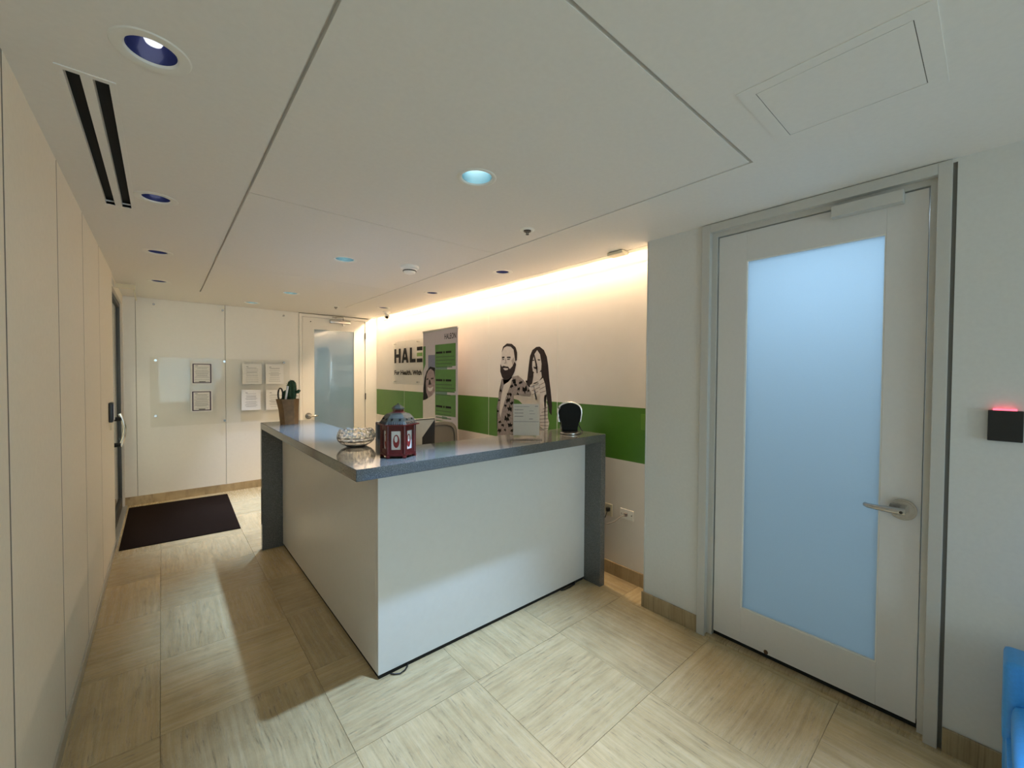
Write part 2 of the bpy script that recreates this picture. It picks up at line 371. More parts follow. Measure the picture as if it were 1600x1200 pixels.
# ---- ceiling: slab above, plasterboard panels with open joints below
ceiling = S(obj('ceiling', MB().box(-0.42, 2.78, YB-0.1, YF+0.12, 2.64, 2.70), 'ceiling_void'), 'pale grey plasterboard ceiling with open joints between its panels', 'ceiling')
LIGHTS = [  # x, y, state
 (-0.012, 1.534, 0), (-0.012, 2.789, 0), (-0.012, 4.013, 0), (-0.012, 5.264, 0),
 (1.092, -0.225, 1), (1.092, -1.98, 1), (1.092, 1.532, 1), (1.092, 3.287, 1), (1.092, 5.047, 1), (0.867, 6.054, 1),  # first two are unseen, added to light the room
 (2.250, 2.774, 0), (2.250, 3.986, 0), (2.262, 5.307, 0)]
HOLE_ON, HOLE_OFF = 0.075, 0.064
def panel_with_holes(x0, x1, y0, y1, rects=()):
    m = MB().box(x0, x1, y0, y1, H, H+0.02)
    hs = [(x, y, HOLE_ON if s else HOLE_OFF) for x, y, s in LIGHTS if x0 < x < x1 and y0 < y < y1]
    if not hs and not rects: return m
    o = obj('cut', m, 'ceiling_paint', origin=(0, 0, 0)); c = MB()
    for x, y, r in hs: c.cyl((x, y, H), r, 0.2, n=40)
    for r in rects: c.box(*r, H-0.1, H+0.1)
    co = obj('cutter', c, 'ceiling_paint', origin=(0, 0, 0))
    md = o.modifiers.new('b', 'BOOLEAN'); md.object = co; md.operation = 'DIFFERENCE'; md.solver = 'EXACT'
    dg = bpy.context.evaluated_depsgraph_get(); me = bpy.data.meshes.new_from_object(o.evaluated_get(dg))
    r = MB(); r.bm.from_mesh(me)
    bpy.data.objects.remove(o); bpy.data.objects.remove(co); bpy.data.meshes.remove(me)
    return r
VENT = (-0.212, -0.114, 1.785, 3.04)
J = 0.006
for a in ((XL-0.05, 0.329-J, 0.6717-J, 5.63), (1.873+J, 2.524, 0.6717-J, 5.63), (XL-0.05, 2.524, YB, 0.6717-J), (XL-0.05, 2.524, 5.63, YF),
          (0.329+J, 1.873-J, 0.6717+J, 2.391-J/2), (0.329+J, 1.873-J, 2.391+J/2, 4.127-0.001), (0.329+J, 1.873-J, 4.127+0.001, 5.63)):
    rects = [VENT] if a[0] < 0 and a[2] > 0.5 and a[3] < 5.7 and a[1] < 0.4 else ()
    obj('ceiling_panel', panel_with_holes(*a, rects), 'ceiling_paint', ceiling)
for a in ((0.310, 0.350, 0.65, 5.63), (1.852, 1.892, 0.65, 5.63), (0.350, 1.852, 0.652, 0.692), (0.350, 1.852, 2.372, 2.410), (0.350, 1.852, 4.11, 4.14)):
    obj('joint_back', MB().box(*a, H+0.0205, H+0.026), 'ceiling_paint', ceiling)
obj('slot_lip', MB().box(2.531, 2.587, YC, YF, H, H+0.03), 'white_paint', ceiling)
obj('slot_riser', MB().box(2.531, 2.545, YC, YF, H+0.03, 2.64), 'white_paint', ceiling)
obj('slot_end', MB().box(2.46, XG, YC-0.03, YC-0.002, H, 2.64), 'white_paint', ceiling)

# ---- left wall: tall panels with shadow joints
wl = S(obj('wall_left', MB().box(-0.42, XL-0.018, YB, YE-0.02, 0, 2.64), 'seam_dark'), 'beige left wall of tall panels with dark shadow joints', 'wall')
ys = [YB, -3.55, -2.79, -2.03, -1.27, -0.505, 0.26, 1.025, 1.7885, 2.5654, 3.3035, 4.08, YE]
for a, b in zip(ys, ys[1:]): 
    B('panel', 'wall_paint', wl, XL-0.018, XL, a+0.008, b-(0.008 if b < YE else 0), 0.0, H)
    if b < YE: B('joint_strip', 'seam_dark', wl, XL-0.018, XL-0.0006, b-0.008, b+0.008, 0.06, H)
obj('end_return', MB().box(-0.42, XL-0.0005, YE-0.0195, YE-0.0005, 0, H), 'wall_paint', wl)
S(B('baseboard_left', 'aluminium', None, XL, XL+0.009, YB, YE, 0, 0.06, bev=0.001, seg=1), 'thin pale metal baseboard along the panelled left wall', 'baseboard')

# ---- far wall
wf = S(obj('wall_far', MB().box(-0.42, 1.53, YF+0.020, YF+0.12, 0, 2.64).box(2.515, 2.78, YF+0.020, YF+0.12, 0, 2.64).box(1.53, 2.515, YF+0.020, YF+0.12, 2.425, 2.64), 'seam_dark'), 'white panelled far wall with the certificates board and a door', 'wall')
for a, b in ((-0.40, -0.228), (-0.224, 0.636), (0.640, 1.516), (2.530, 2.77)): B('panel', 'panel_white', wf, a, b, YF, YF+0.020, 0, H if b < 2 else 2.63, bev=0.0015, seg=1)
S(B('baseboard_far', 'travertine_base', None, -0.36, 1.516, YF-0.012, YF, 0, 0.10, bev=0.0015, seg=1), 'honey travertine baseboard under the certificates wall', 'baseboard')
S(B('baseboard_corner', 'travertine_base', None, 2.53, XG-0.012, YF-0.012, YF, 0, 0.10, bev=0.0015, seg=1), 'short travertine baseboard between far door and reception wall', 'baseboard')

# ---- reception wall with the green band
wr = S(obj('wall_right', MB().box(XG+0.018, 2.80, YC-0.04, YF+0.12, 0, 2.64), 'seam_white'), 'cream reception wall with a broad green band and pale joints', 'wall')
ys = [YC-0.03, 2.509, 3.512, 4.536, 5.528, YF]
for a, b in zip(ys, ys[1:]): 
    B('panel', 'reception_panel', wr, XG, XG+0.018, a+0.0035, b-0.0035, 0.0, 2.63)
    if b < YF: B('joint_strip', 'seam_white', wr, XG+0.001, XG+0.018, b-0.0035, b+0.0035, 0.0, 2.63)
S(B('baseboard_right', 'travertine_base', None, XG-0.012, XG, YC+0.001, YF-0.012, 0, 0.10, bev=0.0015, seg=1), 'honey travertine baseboard below the green-banded wall', 'baseboard')

# ---- wall with the large frosted door
wd_ = MB().box(XR, 2.60, 1.11, YC, 0, 2.64).box(XR, 2.60, YB, 0.111, 0, 2.64).box(XR, 2.60, 0.111, 1.11, 2.425, 2.64).box(2.60, XG+0.02, YC-0.04, YC, 0, 2.64)
S(obj('wall_front_right', wd_, 'wall_paint_cool'), 'plain grey-white wall holding the large frosted door', 'wall')
for nm, a, b, lb in (('baseboard_front_right', 1.140, YC+0.012, 'travertine baseboard left of the large frosted door'), ('baseboard_near_right', YB, 0.110, 'travertine baseboard under the black card reader')):
    S(B(nm, 'travertine_base', None, XR-0.012, XR, a, b, 0, 0.10, bev=0.0015, seg=1), lb, 'baseboard')
S(B('trim_1', 'aluminium', None, XR-0.003, XR+0.02, YC-0.004, YC+0.003, 0.10, H-0.003, bev=0.001, seg=1), 'slim metal corner trim at the end of the door wall', 'trim')

# ---- unseen rear wall, its window added to light the room
wb = MB().box(-0.42, -0.10, YB-0.1, YB, 0, 2.64).box(1.60, 2.60, YB-0.1, YB, 0, 2.64).box(-0.10, 1.60, YB-0.1, YB, 0, 0.60).box(-0.10, 1.60, YB-0.1, YB, 2.10, 2.64)
S(obj('wall_rear', wb, 'wall_paint_cool'), 'rear wall behind the viewer with an added wide window', 'wall')
w1 = thing('added_window', 'added wide window in the unseen rear wall', 'window', (0.75, YB-0.05, 0.6), kind='structure')
obj('window_frame', MB().box(-0.10, -0.06, YB-0.08, YB-0.02, 0.60, 2.10).box(1.56, 1.60, YB-0.08, YB-0.02, 0.60, 2.10).box(-0.06, 1.56, YB-0.08, YB-0.02, 0.60, 0.64).box(-0.06, 1.56, YB-0.08, YB-0.02, 2.06, 2.10).box(0.73, 0.77, YB-0.08, YB-0.02, 0.64, 2.06), 'aluminium', w1)
for a, b in ((-0.06, 0.73), (0.77, 1.56)): B('pane', 'clear_glass', w1, a, b, YB-0.055, YB-0.049, 0.64, 2.06)

# ---- rooms beyond the doors
def shell(name, x0, x1, y0, y1, label, opens, mat='wall_paint'):
    t = 0.04; m = MB().box(x0, x1, y0, y1, -0.05, -0.004).box(x0, x1, y0, y1, 2.50, 2.54)
    if 'x0' not in opens: m.box(x0, x0+t, y0, y1, 0, 2.5)
    if 'x1' not in opens: m.box(x1-t, x1, y0, y1, 0, 2.5)
    if 'y0' not in opens: m.box(x0, x1, y0, y0+t, 0, 2.5)
    if 'y1' not in opens: m.box(x0, x1, y1-t, y1, 0, 2.5)
    S(obj(name, m, mat), label, 'wall')
shell('wall_office', 2.61, 4.8, -1.0, 1.44, 'walls of the office behind the large frosted door', ('x0',), 'white_paint')
shell('wall_back_room', 0.9, 3.2, 6.66, 8.4, 'walls of the room behind the far door', ('y0',), 'white_paint')
shell('wall_lobby', -1.9, -0.43, 4.6, 6.65, 'walls of the lobby outside the glass entrance', ('x1',), 'white_paint')

# ------------------------------------------------------------------ doors
def lever(parent, c, n, d, mat='brushed_steel'):
    """rose, neck and lever on a leaf; n = direction out of the leaf, d = direction of the lever"""
    n = Vector(n); d = Vector(d); c = Vector(c); ax = {0: 'x', 1: 'y'}[0 if abs(n.x) > 0.5 else 1]
    h = obj('door_handle', MB().cyl(c+n*0.005, 0.046, 0.010, ax, 32).cyl(c+n*0.011, 0.038, 0.004, ax, 32), mat, parent, True)
    m = MB().tube([c+n*0.010, c+n*0.045, c+n*0.052], 0.015, 14)
    m.tube([c+n*0.052-d*0.012, c+n*0.055+d*0.03, c+n*0.055+d*0.08, c+n*0.050+d*0.112, c+n*0.036+d*0.124], 0.010, 12, radii=[0.017, 0.015, 0.012, 0.011, 0.010])
    obj('lever', m, mat, h, True)
    obj('keyhole', MB().cyl(c+n*0.070, 0.006, 0.003, ax, 16), 'dark_metal', h)
    return h
# large frosted door
d1 = thing('door_1', 'tall grey door with a large pale blue frosted pane', 'door', (XR, 0.63, 0), kind='structure')
fm = MB().box(XR-0.014, 2.60, 1.092, 1.138, 0, 2.435, bev=0.002).box(XR-0.014, 2.60, 0.124, 0.166, 0, 2.435, bev=0.002).box(XR-0.014, 2.60, 0.166, 1.092, 2.388, 2.435, bev=0.002)
fr = obj('door_frame', fm, 'frame_paint', d1)
obj('door_stop', MB().box(2.478, 2.60, 1.062, 1.0925, 0, 2.388).box(2.478, 2.60, 0.1655, 0.188, 0, 2.388).box(2.478, 2.60, 0.188, 1.062, 2.362, 2.3885), 'frame_paint', fr)
LX0, LX1 = 2.486, 2.53
lf = MB().box(LX0, LX1, 0.906, 1.055, 0.042, 2.356, bev=0.001, seg=1).box(LX0, LX1, 0.192, 0.326, 0.042, 2.356, bev=0.001, seg=1)
lf.box(LX0, LX1, 0.326, 0.906, 0.042, 0.236).box(LX0, LX1, 0.326, 0.906, 2.197, 2.356)
leaf = obj('door_leaf', lf, 'door_paint', d1)
obj('frosted_pane', MB().box(LX0+0.014, LX0+0.024, 0.326, 0.906, 0.236, 2.197), 'frosted_blue', leaf)
bd = MB()
for a in ((0.326, 0.331, 0.236, 2.197), (0.901, 0.906, 0.236, 2.197), (0.331, 0.901, 0.236, 0.242), (0.331, 0.901, 2.191, 2.197)): bd.box(LX0+0.002, LX0+0.014, *a)
obj('glazing_bead', bd, 'white_paint', leaf)
lever(leaf, (LX0, 0.248, 0.968), (-1, 0, 0), (0, 1, 0))
cl = obj('closer_cover', MB().box(LX0-0.052, LX0, 0.268, 0.520, 2.310, 2.362, bev=0.003), 'frame_paint', leaf)
obj('chip', MB().ell((LX0+0.001, 0.775, 0.052), 0.004, 0.012, 0.013, u=10, v=6), 'chip_brown', leaf)
obj('gap_blocker', MB().box(2.505, 2.525, 0.19, 1.06, 0.012, 0.046), 'black_rubber', leaf)  # black strip added to stop office light, reads as the dark gap
obj('threshold', MB().box(XR-0.005, 2.60, 0.166, 1.092, -0.002, 0.012, bev=0.002), 'travertine_base', d1)
obj('shadow_joint', MB().box(XR+0.004, XR+0.03, 0.1115, 0.124, 0.0, 2.43), 'seam_dark', d1)
# far frosted door
d2 = thing('door_2', 'cream far door with a grey frosted pane and surface closer', 'door', (2.02, YF, 0), kind='structure')
obj('door_frame', MB().box(1.518, 1.556, YF-0.014, YF+0.10, 0, 2.43, bev=0.002).box(2.480, 2.528, YF-0.014, YF+0.10, 0, 2.43, bev=0.002).box(1.556, 2.480, YF-0.014, YF+0.10, 2.388, 2.43, bev=0.002), 'white_paint', d2)
Y0, Y1 = YF+0.002, YF+0.045
lf = MB().box(1.562, 1.724, Y0, Y1, 0.01, 2.384, bev=0.001, seg=1).box(2.304, 2.474, Y0, Y1, 0.01, 2.384, bev=0.001, seg=1).box(1.724, 2.304, Y0, Y1, 0.01, 0.25).box(1.724, 2.304, Y0, Y1, 2.214, 2.384)
leaf2 = obj('door_leaf', lf, 'white_paint', d2)
obj('frosted_pane', MB().box(1.724, 2.304, Y0+0.014, Y0+0.022, 0.25, 2.214), 'frosted_far', leaf2)
lever(leaf2, (1.640, Y0, 0.935), (0, -1, 0), (1, 0, 0), 'chrome')
for z in (0.25, 1.20, 2.16):
    obj('hinge', MB().cyl((2.478, YF-0.019, z), 0.008, 0.10, 'z', 12), 'dark_metal', d2)
c2 = obj('door_closer', MB().box(1.935, 2.235, YF-0.062, YF-0.002, 2.318, 2.372, bev=0.010).cyl((2.13, YF-0.032, 2.300), 0.014, 0.03, 'z', 16), 'brushed_steel', leaf2, True)
obj('closer_arm', MB().tube([(2.13, YF-0.035, 2.372), (2.13, YF-0.035, 2.392), (2.09, YF-0.17, 2.405), (2.00, YF-0.024, 2.412)], 0.008, 8).box(1.975, 2.03, YF-0.032, YF-0.016, 2.400, 2.420), 'brushed_steel', c2)
obj('peephole', MB().cyl((1.675, Y0-0.001, 2.322), 0.008, 0.006, 'y', 16), 'dark_metal', leaf2)
# glass entrance in the left wall
d3 = thing('door_3', 'dark framed glass entrance door at the end of the left wall', 'door', (-0.36, 5.78, 0), kind='structure')
obj('door_header', MB().box(-0.42, XL-0.008, YE, YF, 2.345, 2.64), 'wall_paint', d3)
obj('door_frame', MB().box(-0.42, XL-0.008, 6.475, YF, 0, 2.345).box(-0.42, -0.385, YE, YE+0.03, 0, 2.345), 'wall_paint', d3)
gx0, gx1 = -0.395, -0.355
lf = MB().box(gx0, gx1, YE+0.035, YE+0.10, 0.01, 2.335).box(gx0, gx1, 6.405, 6.470, 0.01, 2.335).box(gx0, gx1, YE+0.10, 6.405, 0.01, 0.13).box(gx0, gx1, YE+0.10, 6.405, 2.290, 2.335)
leaf3 = obj('door_leaf', lf, 'dark_metal', d3)
obj('glass_pane', MB().box(-0.378, -0.370, YE+0.10, 6.405, 0.13, 2.290), 'clear_glass', leaf3)
hb = obj('pull_handle', MB().tube([(-0.325+0.055*math.sin(PI*(0.12+0.76*t)), 5.36, 1.165-0.31*t) for t in [k/14 for k in range(15)]], 0.013, 12), 'chrome', leaf3, True)
for z in (1.115, 0.87): obj('handle_mount', MB().cyl((-0.327, 5.36, z), 0.020, 0.056, 'x', 16), 'black_rubber', hb)
obj('sill', MB().box(-0.42, XL+0.012, YE, YF-0.013, -0.002, 0.012, bev=0.002), 'aluminium', d3)
c3 = obj('door_closer', MB().box(XL-0.06, XL-0.006, 5.16, 5.45, 2.36, 2.425, bev=0.006), 'aluminium', d3)
obj('closer_arm', MB().box(XL-0.012, -0.19, 5.565, 5.60, 2.385, 2.425, bev=0.003), 'cream_plastic', c3)
obj('release_rod', MB().tube([(-0.200, 5.583, 2.39), (-0.186, 5.583, 2.275)], 0.006, 8), 'cream_plastic', c3)

# ------------------------------------------------------------------ reception desk
DX, DY, CX, CY = 0.821, 1.994, 0.659, 1.845
CZ0, CZ1 = 1.066, 1.121; CD = 0.425; CXE, CYE = 2.484, 4.185
desk = thing('reception_desk', 'L-shaped white reception desk with dark grey stone counter and end legs', 'desk', (1.4, 2.6, 0))
top = [(CX, CY), (CXE, CY), (CXE, CY+CD), (CX+CD, CY+CD), (CX+CD, CYE), (CX, CYE)]
obj('countertop', MB().prism(top, CZ0, CZ1, 'z', bev=0.0025), 'quartz_grey', desk)
obj('leg', MB().box(CX, CX+CD, CYE-0.052, CYE, 0, CZ0, bev=0.002), 'quartz_grey', desk)
obj('leg', MB().box(CXE-0.052, CXE, CY, CY+CD, 0, CZ0, bev=0.002), 'quartz_grey', desk)
PZ = 0.022
obj('front_panel', MB().box(DX, CXE-0.052, DY, DY+0.03, PZ, CZ0, bev=0.0012, seg=1), 'laminate_white', desk)
obj('side_panel', MB().box(DX, DX+0.03, DY+0.0305, CYE-0.052, PZ, CZ0, bev=0.0012, seg=1), 'laminate_white', desk)
obj('plinth', MB().box(DX+0.006, CXE-0.06, DY+0.006, DY+0.028, 0, PZ).box(DX+0.006, DX+0.028, DY+0.03, CYE-0.06, 0, PZ), 'black_rubber', desk)
obj('work_surface', MB().prism([(DX+0.03, DY+0.03), (CXE-0.052, DY+0.03), (CXE-0.052, 2.72), (1.62, 2.72), (1.56, 2.80), (1.56, CYE-0.052), (DX+0.03, CYE-0.052)], 0.71, 0.74, 'z', bev=0.002), 'laminate_white', desk)
tag(obj('floor_cable', MB().tube([(0.885, 1.992, 0.006), (0.90, 1.975, 0.006), (0.925, 1.960, 0.006), (0.955, 1.968, 0.007), (0.975, 1.985, 0.008), (0.985, 1.9955, 0.010)], 0.0035, 8), 'black_plastic'),
    'small loop of black cable poking out beneath the desk corner', 'cable')
tag(obj('floor_cable', MB().tube([(2.17, 1.990, 0.006), (2.20, 1.982, 0.005), (2.26, 1.980, 0.005), (2.31, 1.986, 0.006), (2.335, 1.9955, 0.012)], 0.005, 8), 'black_plastic'),
    'black cable slack under the desk front beside the right stone leg', 'cable')

# monitor
mt = thing('monitor', 'dark computer monitor behind the counter, seen past the red lantern', 'monitor', (1.30, 2.66, 0.74))
obj('housing', MB().box(1.083, 1.515, 2.64, 2.672, 0.86, 1.232, bev=0.003), 'black_plastic', mt)
obj('rear_cover', MB().prism([(1.100, 1.228), (1.510, 1.226), (1.405, 1.105), (1.405, 0.90), (1.125, 0.90), (1.125, 1.150)], 2.630, 2.642, 'y', bev=0.002), 'monitor_grey', mt)
obj('screen', MB().box(1.095, 1.503, 2.6725, 2.674, 0.88, 1.215), 'black_gloss', mt)
obj('lit_top_edge', MB().box(1.086, 1.512, 2.642, 2.670, 1.2322, 1.236), 'monitor_grey', mt)  # lit top of the black housing, put in as a paler strip
obj('stand', MB().box(1.26, 1.34, 2.655, 2.685, 0.752, 0.92, bev=0.004), 'black_plastic', mt)
obj('foot', MB().box(1.18, 1.42, 2.58, 2.78, 0.74, 0.752, bev=0.004), 'black_plastic', mt)

# office chair, facing the counter
ch = thing('office_chair', 'grey mesh-back office chair behind the counter', 'chair', (1.90, 3.16, 0))
bk = []
W = 0.245
for k in range(25):
    a = PI*k/24; ca, sa = math.cos(a), math.sin(a)
    bk.append((1.885 + W*math.copysign(abs(ca)**0.45, ca), 0.92 + 0.198*sa**0.5))
out = bk + [(1.885-0.20, 0.56), (1.885+0.20, 0.56)]
inn = [(1.885+(x-1.885)*0.89, 0.85+(z-0.85)*0.90) for x, z in out]
fb = bmesh.new(); yy = (3.29, 3.325)
va = [[fb.verts.new((x, y, z)) for x, z in out] for y in yy]; vb = [[fb.verts.new((x, y, z)) for x, z in inn] for y in yy]
n = len(out)
for i in range(n):
    k = (i+1) % n
    for q in ((va[0][i], va[0][k], vb[0][k], vb[0][i]), (va[1][i], vb[1][i], vb[1][k], va[1][k]), (va[0][i], va[1][i], va[1][k], va[0][k]), (vb[0][i], vb[0][k], vb[1][k], vb[1][i])): fb.faces.new(q)
m = MB(); m.add(fb); obj('back_frame', m, 'chair_fabric', ch, True)
obj('back_mesh', MB().prism(inn, 3.302, 3.312, 'y'), 'chair_fabric', ch)
obj('seat', MB().box(1.645, 2.125, 2.83, 3.30, 0.44, 0.52, bev=0.035, seg=3), 'chair_fabric', ch, True)
obj('back_support', MB().tube([(1.885, 3.12, 0.42), (1.885, 3.345, 0.43), (1.885, 3.345, 0.75)], 0.022, 10), 'black_plastic', ch, True)
obj('gas_column', MB().cyl((1.885, 3.07, 0.26), 0.028, 0.34, n=18), 'black_plastic', ch, True)
for k in range(5):
    a = 2*PI*k/5+0.3; p = Vector((1.885, 3.07, 0)); d = Vector((math.cos(a), math.sin(a), 0))
    lg = obj('leg', MB().tube([p+d*0.02+Vector((0, 0, 0.11)), p+d*0.28+Vector((0, 0, 0.075))], 0.02, 10, radii=[0.026, 0.016]), 'black_plastic', ch, True)
    obj('caster', MB().cyl(p+d*0.28+Vector((0, 0, 0.028)), 0.028, 0.04, 'x', 18), 'black_rubber', lg, True)
for sx in (-1, 1):
    obj('armrest', MB().tube([(1.885+sx*0.235, 3.05, 0.48), (1.885+sx*0.275, 3.05, 0.52), (1.885+sx*0.275, 3.05, 0.68)], 0.016, 10).box(1.885+sx*0.275-0.035, 1.885+sx*0.275+0.035, 2.92, 3.17, 0.68, 0.71, bev=0.010), 'black_plastic', ch, True)

# ------------------------------------------------------------------ things on the counter
Z = CZ1
# vase
VX, VY = 0.835, 3.93
def hexring(cx, cy, r, rot): return [(cx+r*math.cos(rot+k*PI/3), cy+r*math.sin(rot+k*PI/3)) for k in range(6)]
vb_ = bmesh.new(); t0 = math.radians(50)
rt2 = Vector((_rt.x, _rt.y, 0)).normalized()
ringsV = []
for z, r, s in ((Z, 0.070, 0.0), (Z+0.02, 0.071, -0.001), (Z+0.12, 0.076, -0.006), (Z+0.215, 0.088, -0.016)):
    ringsV.append([vb_.verts.new((x+rt2.x*s, y+rt2.y*s, z)) for x, y in hexring(VX, VY, r, t0)])
ringsI = []
for z, r, s in ((Z+0.215, 0.080, -0.016), (Z+0.14, 0.068, -0.008)):
    ringsI.append([vb_.verts.new((x+rt2.x*s, y+rt2.y*s, z)) for x, y in hexring(VX, VY, r, t0)])
allr = ringsV + ringsI
for A, Bq in zip(allr, allr[1:]):
    for i in range(6): vb_.faces.new((A[i], A[(i+1) % 6], Bq[(i+1) % 6], Bq[i]))
vb_.faces.new(allr[0][::-1]); vb_.faces.new(allr[-1])
m = MB(); m.add(vb_)
tag(obj('vase', m, 'kraft_wood'), 'brown six-sided wooden vase at the far end of the counter', 'vase')
pz = Z+0.141
pl = thing('cactus', 'dark green artificial cactus with side stubs standing in the wooden vase', 'plant', (VX, VY, pz))
def P3(u, z, d=0.0): return Vector((VX, VY, 0)) + rt2*u + Vector((_fw.x, _fw.y, 0)).normalized()*d + Vector((0, 0, z))
def ribs(k, i): return 1.0 if i % 2 else 0.80
m = MB().lathe([(0.016, 0), (0.024, 0.03), (0.032, 0.08), (0.037, 0.13), (0.037, 0.18), (0.030, 0.215), (0.014, 0.232), (0, 0.236)], P3(0.022, pz), 20, mod=ribs)
obj('stem', m, 'cactus_green', pl)
obj('branch', MB().tube([P3(0.04, pz+0.13), P3(0.075, pz+0.135), P3(0.09, pz+0.15)], 0.014, 10, radii=[0.012, 0.015, 0.010]), 'cactus_green', pl)
m = MB().lathe([(0.016, 0), (0.026, 0.05), (0.032, 0.10), (0.028, 0.135), (0, 0.150)], P3(-0.030, pz), 16, mod=ribs)
obj('branch', m, 'cactus_green', pl)
sp = MB()
for k in range(46):
    a = random.uniform(0, 2*PI); z = random.uniform(0.08, 0.235); r = 0.033 if z < 0.2 else 0.018
    c = P3(0.022, pz+z) + Vector((math.cos(a)*r, math.sin(a)*r, 0)); sp.tube([c, c+Vector((math.cos(a)*0.012, math.sin(a)*0.012, 0.008))], 0.0012, 4)
o = obj('spines', sp, 'cactus_green', pl); o['kind'] = 'stuff'
sc = thing('scissors', 'scissors with black looped handles tucked into the wooden vase', 'scissors', P3(-0.052, pz))
obj('handle', MB().tube([P3(-0.048-0.020*math.sin(2*PI*k/16)-0.014, pz+0.112+0.055*math.cos(2*PI*k/16), -0.025) for k in range(17)], 0.0065, 8), 'black_plastic', sc, True)
obj('blade', MB().tube([P3(-0.048, pz+0.002, -0.02), P3(-0.058, pz+0.06, -0.025)], 0.005, 6), 'chrome', sc)
tag(obj('paper_knife', MB().tube([P3(-0.006, pz+0.001, -0.052), P3(0.0, pz+0.08, -0.054), P3(0.018, pz+0.185, -0.056)], 0.008, 8, radii=[0.004, 0.008, 0.009]), 'print_white', None, True), 'slim white letter opener standing in the wooden vase', 'letter opener')
# crystal bowl
BX, BY = 0.886, 2.475
def cut(k, i):
    if k in (0, 1) or k >= 8: return 1.0
    return 1.0 - (0.020 if (i + k*2) % 6 < 3 else 0.0)
prof = [(0.050, 0.0), (0.060, 0.004), (0.086, 0.018), (0.102, 0.034), (0.110, 0.052), (0.110, 0.070), (0.105, 0.084), (0.098, 0.094), (0.096, 0.102), (0.090, 0.102), (0.091, 0.092), (0.099, 0.076), (0.103, 0.062), (0.098, 0.042), (0.080, 0.022), (0.050, 0.012), (0.0, 0.011)]
bowl = MB().lathe(prof, (BX, BY, Z), 72, mod=cut)
tag(obj('crystal_bowl', bowl, 'crystal'), 'round cut crystal bowl on the counter beside the red lantern', 'bowl')
# lantern
LXc, LYc = 0.948, 2.035; LR = math.radians(27)
lt = thing('lantern', 'red six-sided metal lantern with pierced grey roof at the counter corner', 'lantern', (LXc, LYc, Z))
R0 = 0.092
zb = Z+0.012
obj('base', MB().prism(hexring(LXc, LYc, R0, LR), zb, zb+0.012, 'z', bev=0.001), 'lantern_red', lt)
for k in range(6):
    x, y = hexring(LXc, LYc, R0-0.010, LR)[k]
    obj('foot', MB().lathe([(0.010, 0), (0.012, 0.008), (0.010, 0.013)], (x, y, Z), 10), 'lantern_red', lt)
    x, y = hexring(LXc, LYc, R0-0.009, LR)[k]
    obj('post', MB().cyl((x, y, zb+0.084), 0.009, 0.144, n=10), 'lantern_red', lt)
ap = (R0-0.008)*math.cos(PI/6); sw = R0*0.5
for k in range(6):
    a = LR+PI/6+k*PI/3
    Mx = Matrix.Translation((LXc, LYc, zb)) @ Matrix.Rotation(a, 4, 'Z')
    m = MB().box(ap-0.003, ap+0.003, -sw+0.004, sw-0.004, 0.012, 0.032, M=Mx).box(ap-0.003, ap+0.003, -sw+0.004, sw-0.004, 0.128, 0.156, M=Mx)
    m.box(ap-0.003, ap+0.003, -sw+0.004, -0.024, 0.032, 0.128, M=Mx).box(ap-0.003, ap+0.003, 0.024, sw-0.004, 0.032, 0.128, M=Mx)
    sd = obj('side', m, 'lantern_red', lt)
    obj('pane', MB().box(ap-0.008, ap-0.006, -0.026, 0.026, 0.030, 0.130, M=Mx), 'print_white', sd)
    e = [(0.016*math.cos(2*PI*q/20), 0.075+0.034*math.sin(2*PI*q/20)) for q in range(20)]
    obj('motif', MB().prism(e, ap-0.0058, ap-0.0050, 'x', M=Mx), 'print_red', sd)
    e = [(-0.001+0.008*math.cos(2*PI*q/16), 0.086+0.017*math.sin(2*PI*q/16)) for q in range(16)]
    obj('motif', MB().prism(e, ap-0.0049, ap-0.0045, 'x', M=Mx), 'print_white', sd)
zr = zb+0.156
obj('brim', MB().prism(hexring(LXc, LYc, R0+0.018, LR), zr, zr+0.006, 'z', bev=0.001), 'lantern_red', lt)
def hexl(prof): 
    m = MB(); m.lathe(prof, (0, 0, 0), 6, M=Matrix.Translation((LXc, LYc, zr+0.006)) @ Matrix.Rotation(LR, 4, 'Z')); return m
roof = obj('roof', hexl([(0.100, 0), (0.088, 0.014), (0.078, 0.032), (0.060, 0.050), (0.040, 0.056), (0.030, 0.057)]), 'lantern_roof', lt)
for k in range(6):
    a = LR+PI/6+k*PI/3
    for tx in (-0.020, 0.020):
        Mx = Matrix.Translation((LXc, LYc, zr+0.034)) @ Matrix.Rotation(a, 4, 'Z') @ Matrix.Translation((0.0715, tx, 0)) @ Matrix.Rotation(math.radians(-50), 4, 'Y')
        obj('piercing', MB().cyl((0, 0, 0), 0.0055, 0.006, 'x', 10, M=Mx), 'black_plastic', roof)
    m = MB()
    for q in range(-3, 4):
        Mx = Matrix.Translation((LXc, LYc, zr+0.013)) @ Matrix.Rotation(a, 4, 'Z') @ Matrix.Translation((0.0815, q*0.011, 0)) @ Matrix.Rotation(math.radians(-38), 4, 'Y')
        m.box(-0.003, 0.003, -0.003, 0.003, -0.007, 0.007, M=Mx)
    obj('fretwork', m, 'black_plastic', roof)['kind'] = 'stuff'
obj('collar', hexl([(0.040, 0.055), (0.034, 0.060), (0.028, 0.062), (0.026, 0.072), (0.032, 0.074)]), 'lantern_red', lt)
obj('cap', hexl([(0.034, 0.073), (0.032, 0.080), (0.022, 0.090), (0.010, 0.096), (0.004, 0.099), (0.004, 0.104), (0, 0.105)]), 'lantern_roof', lt)
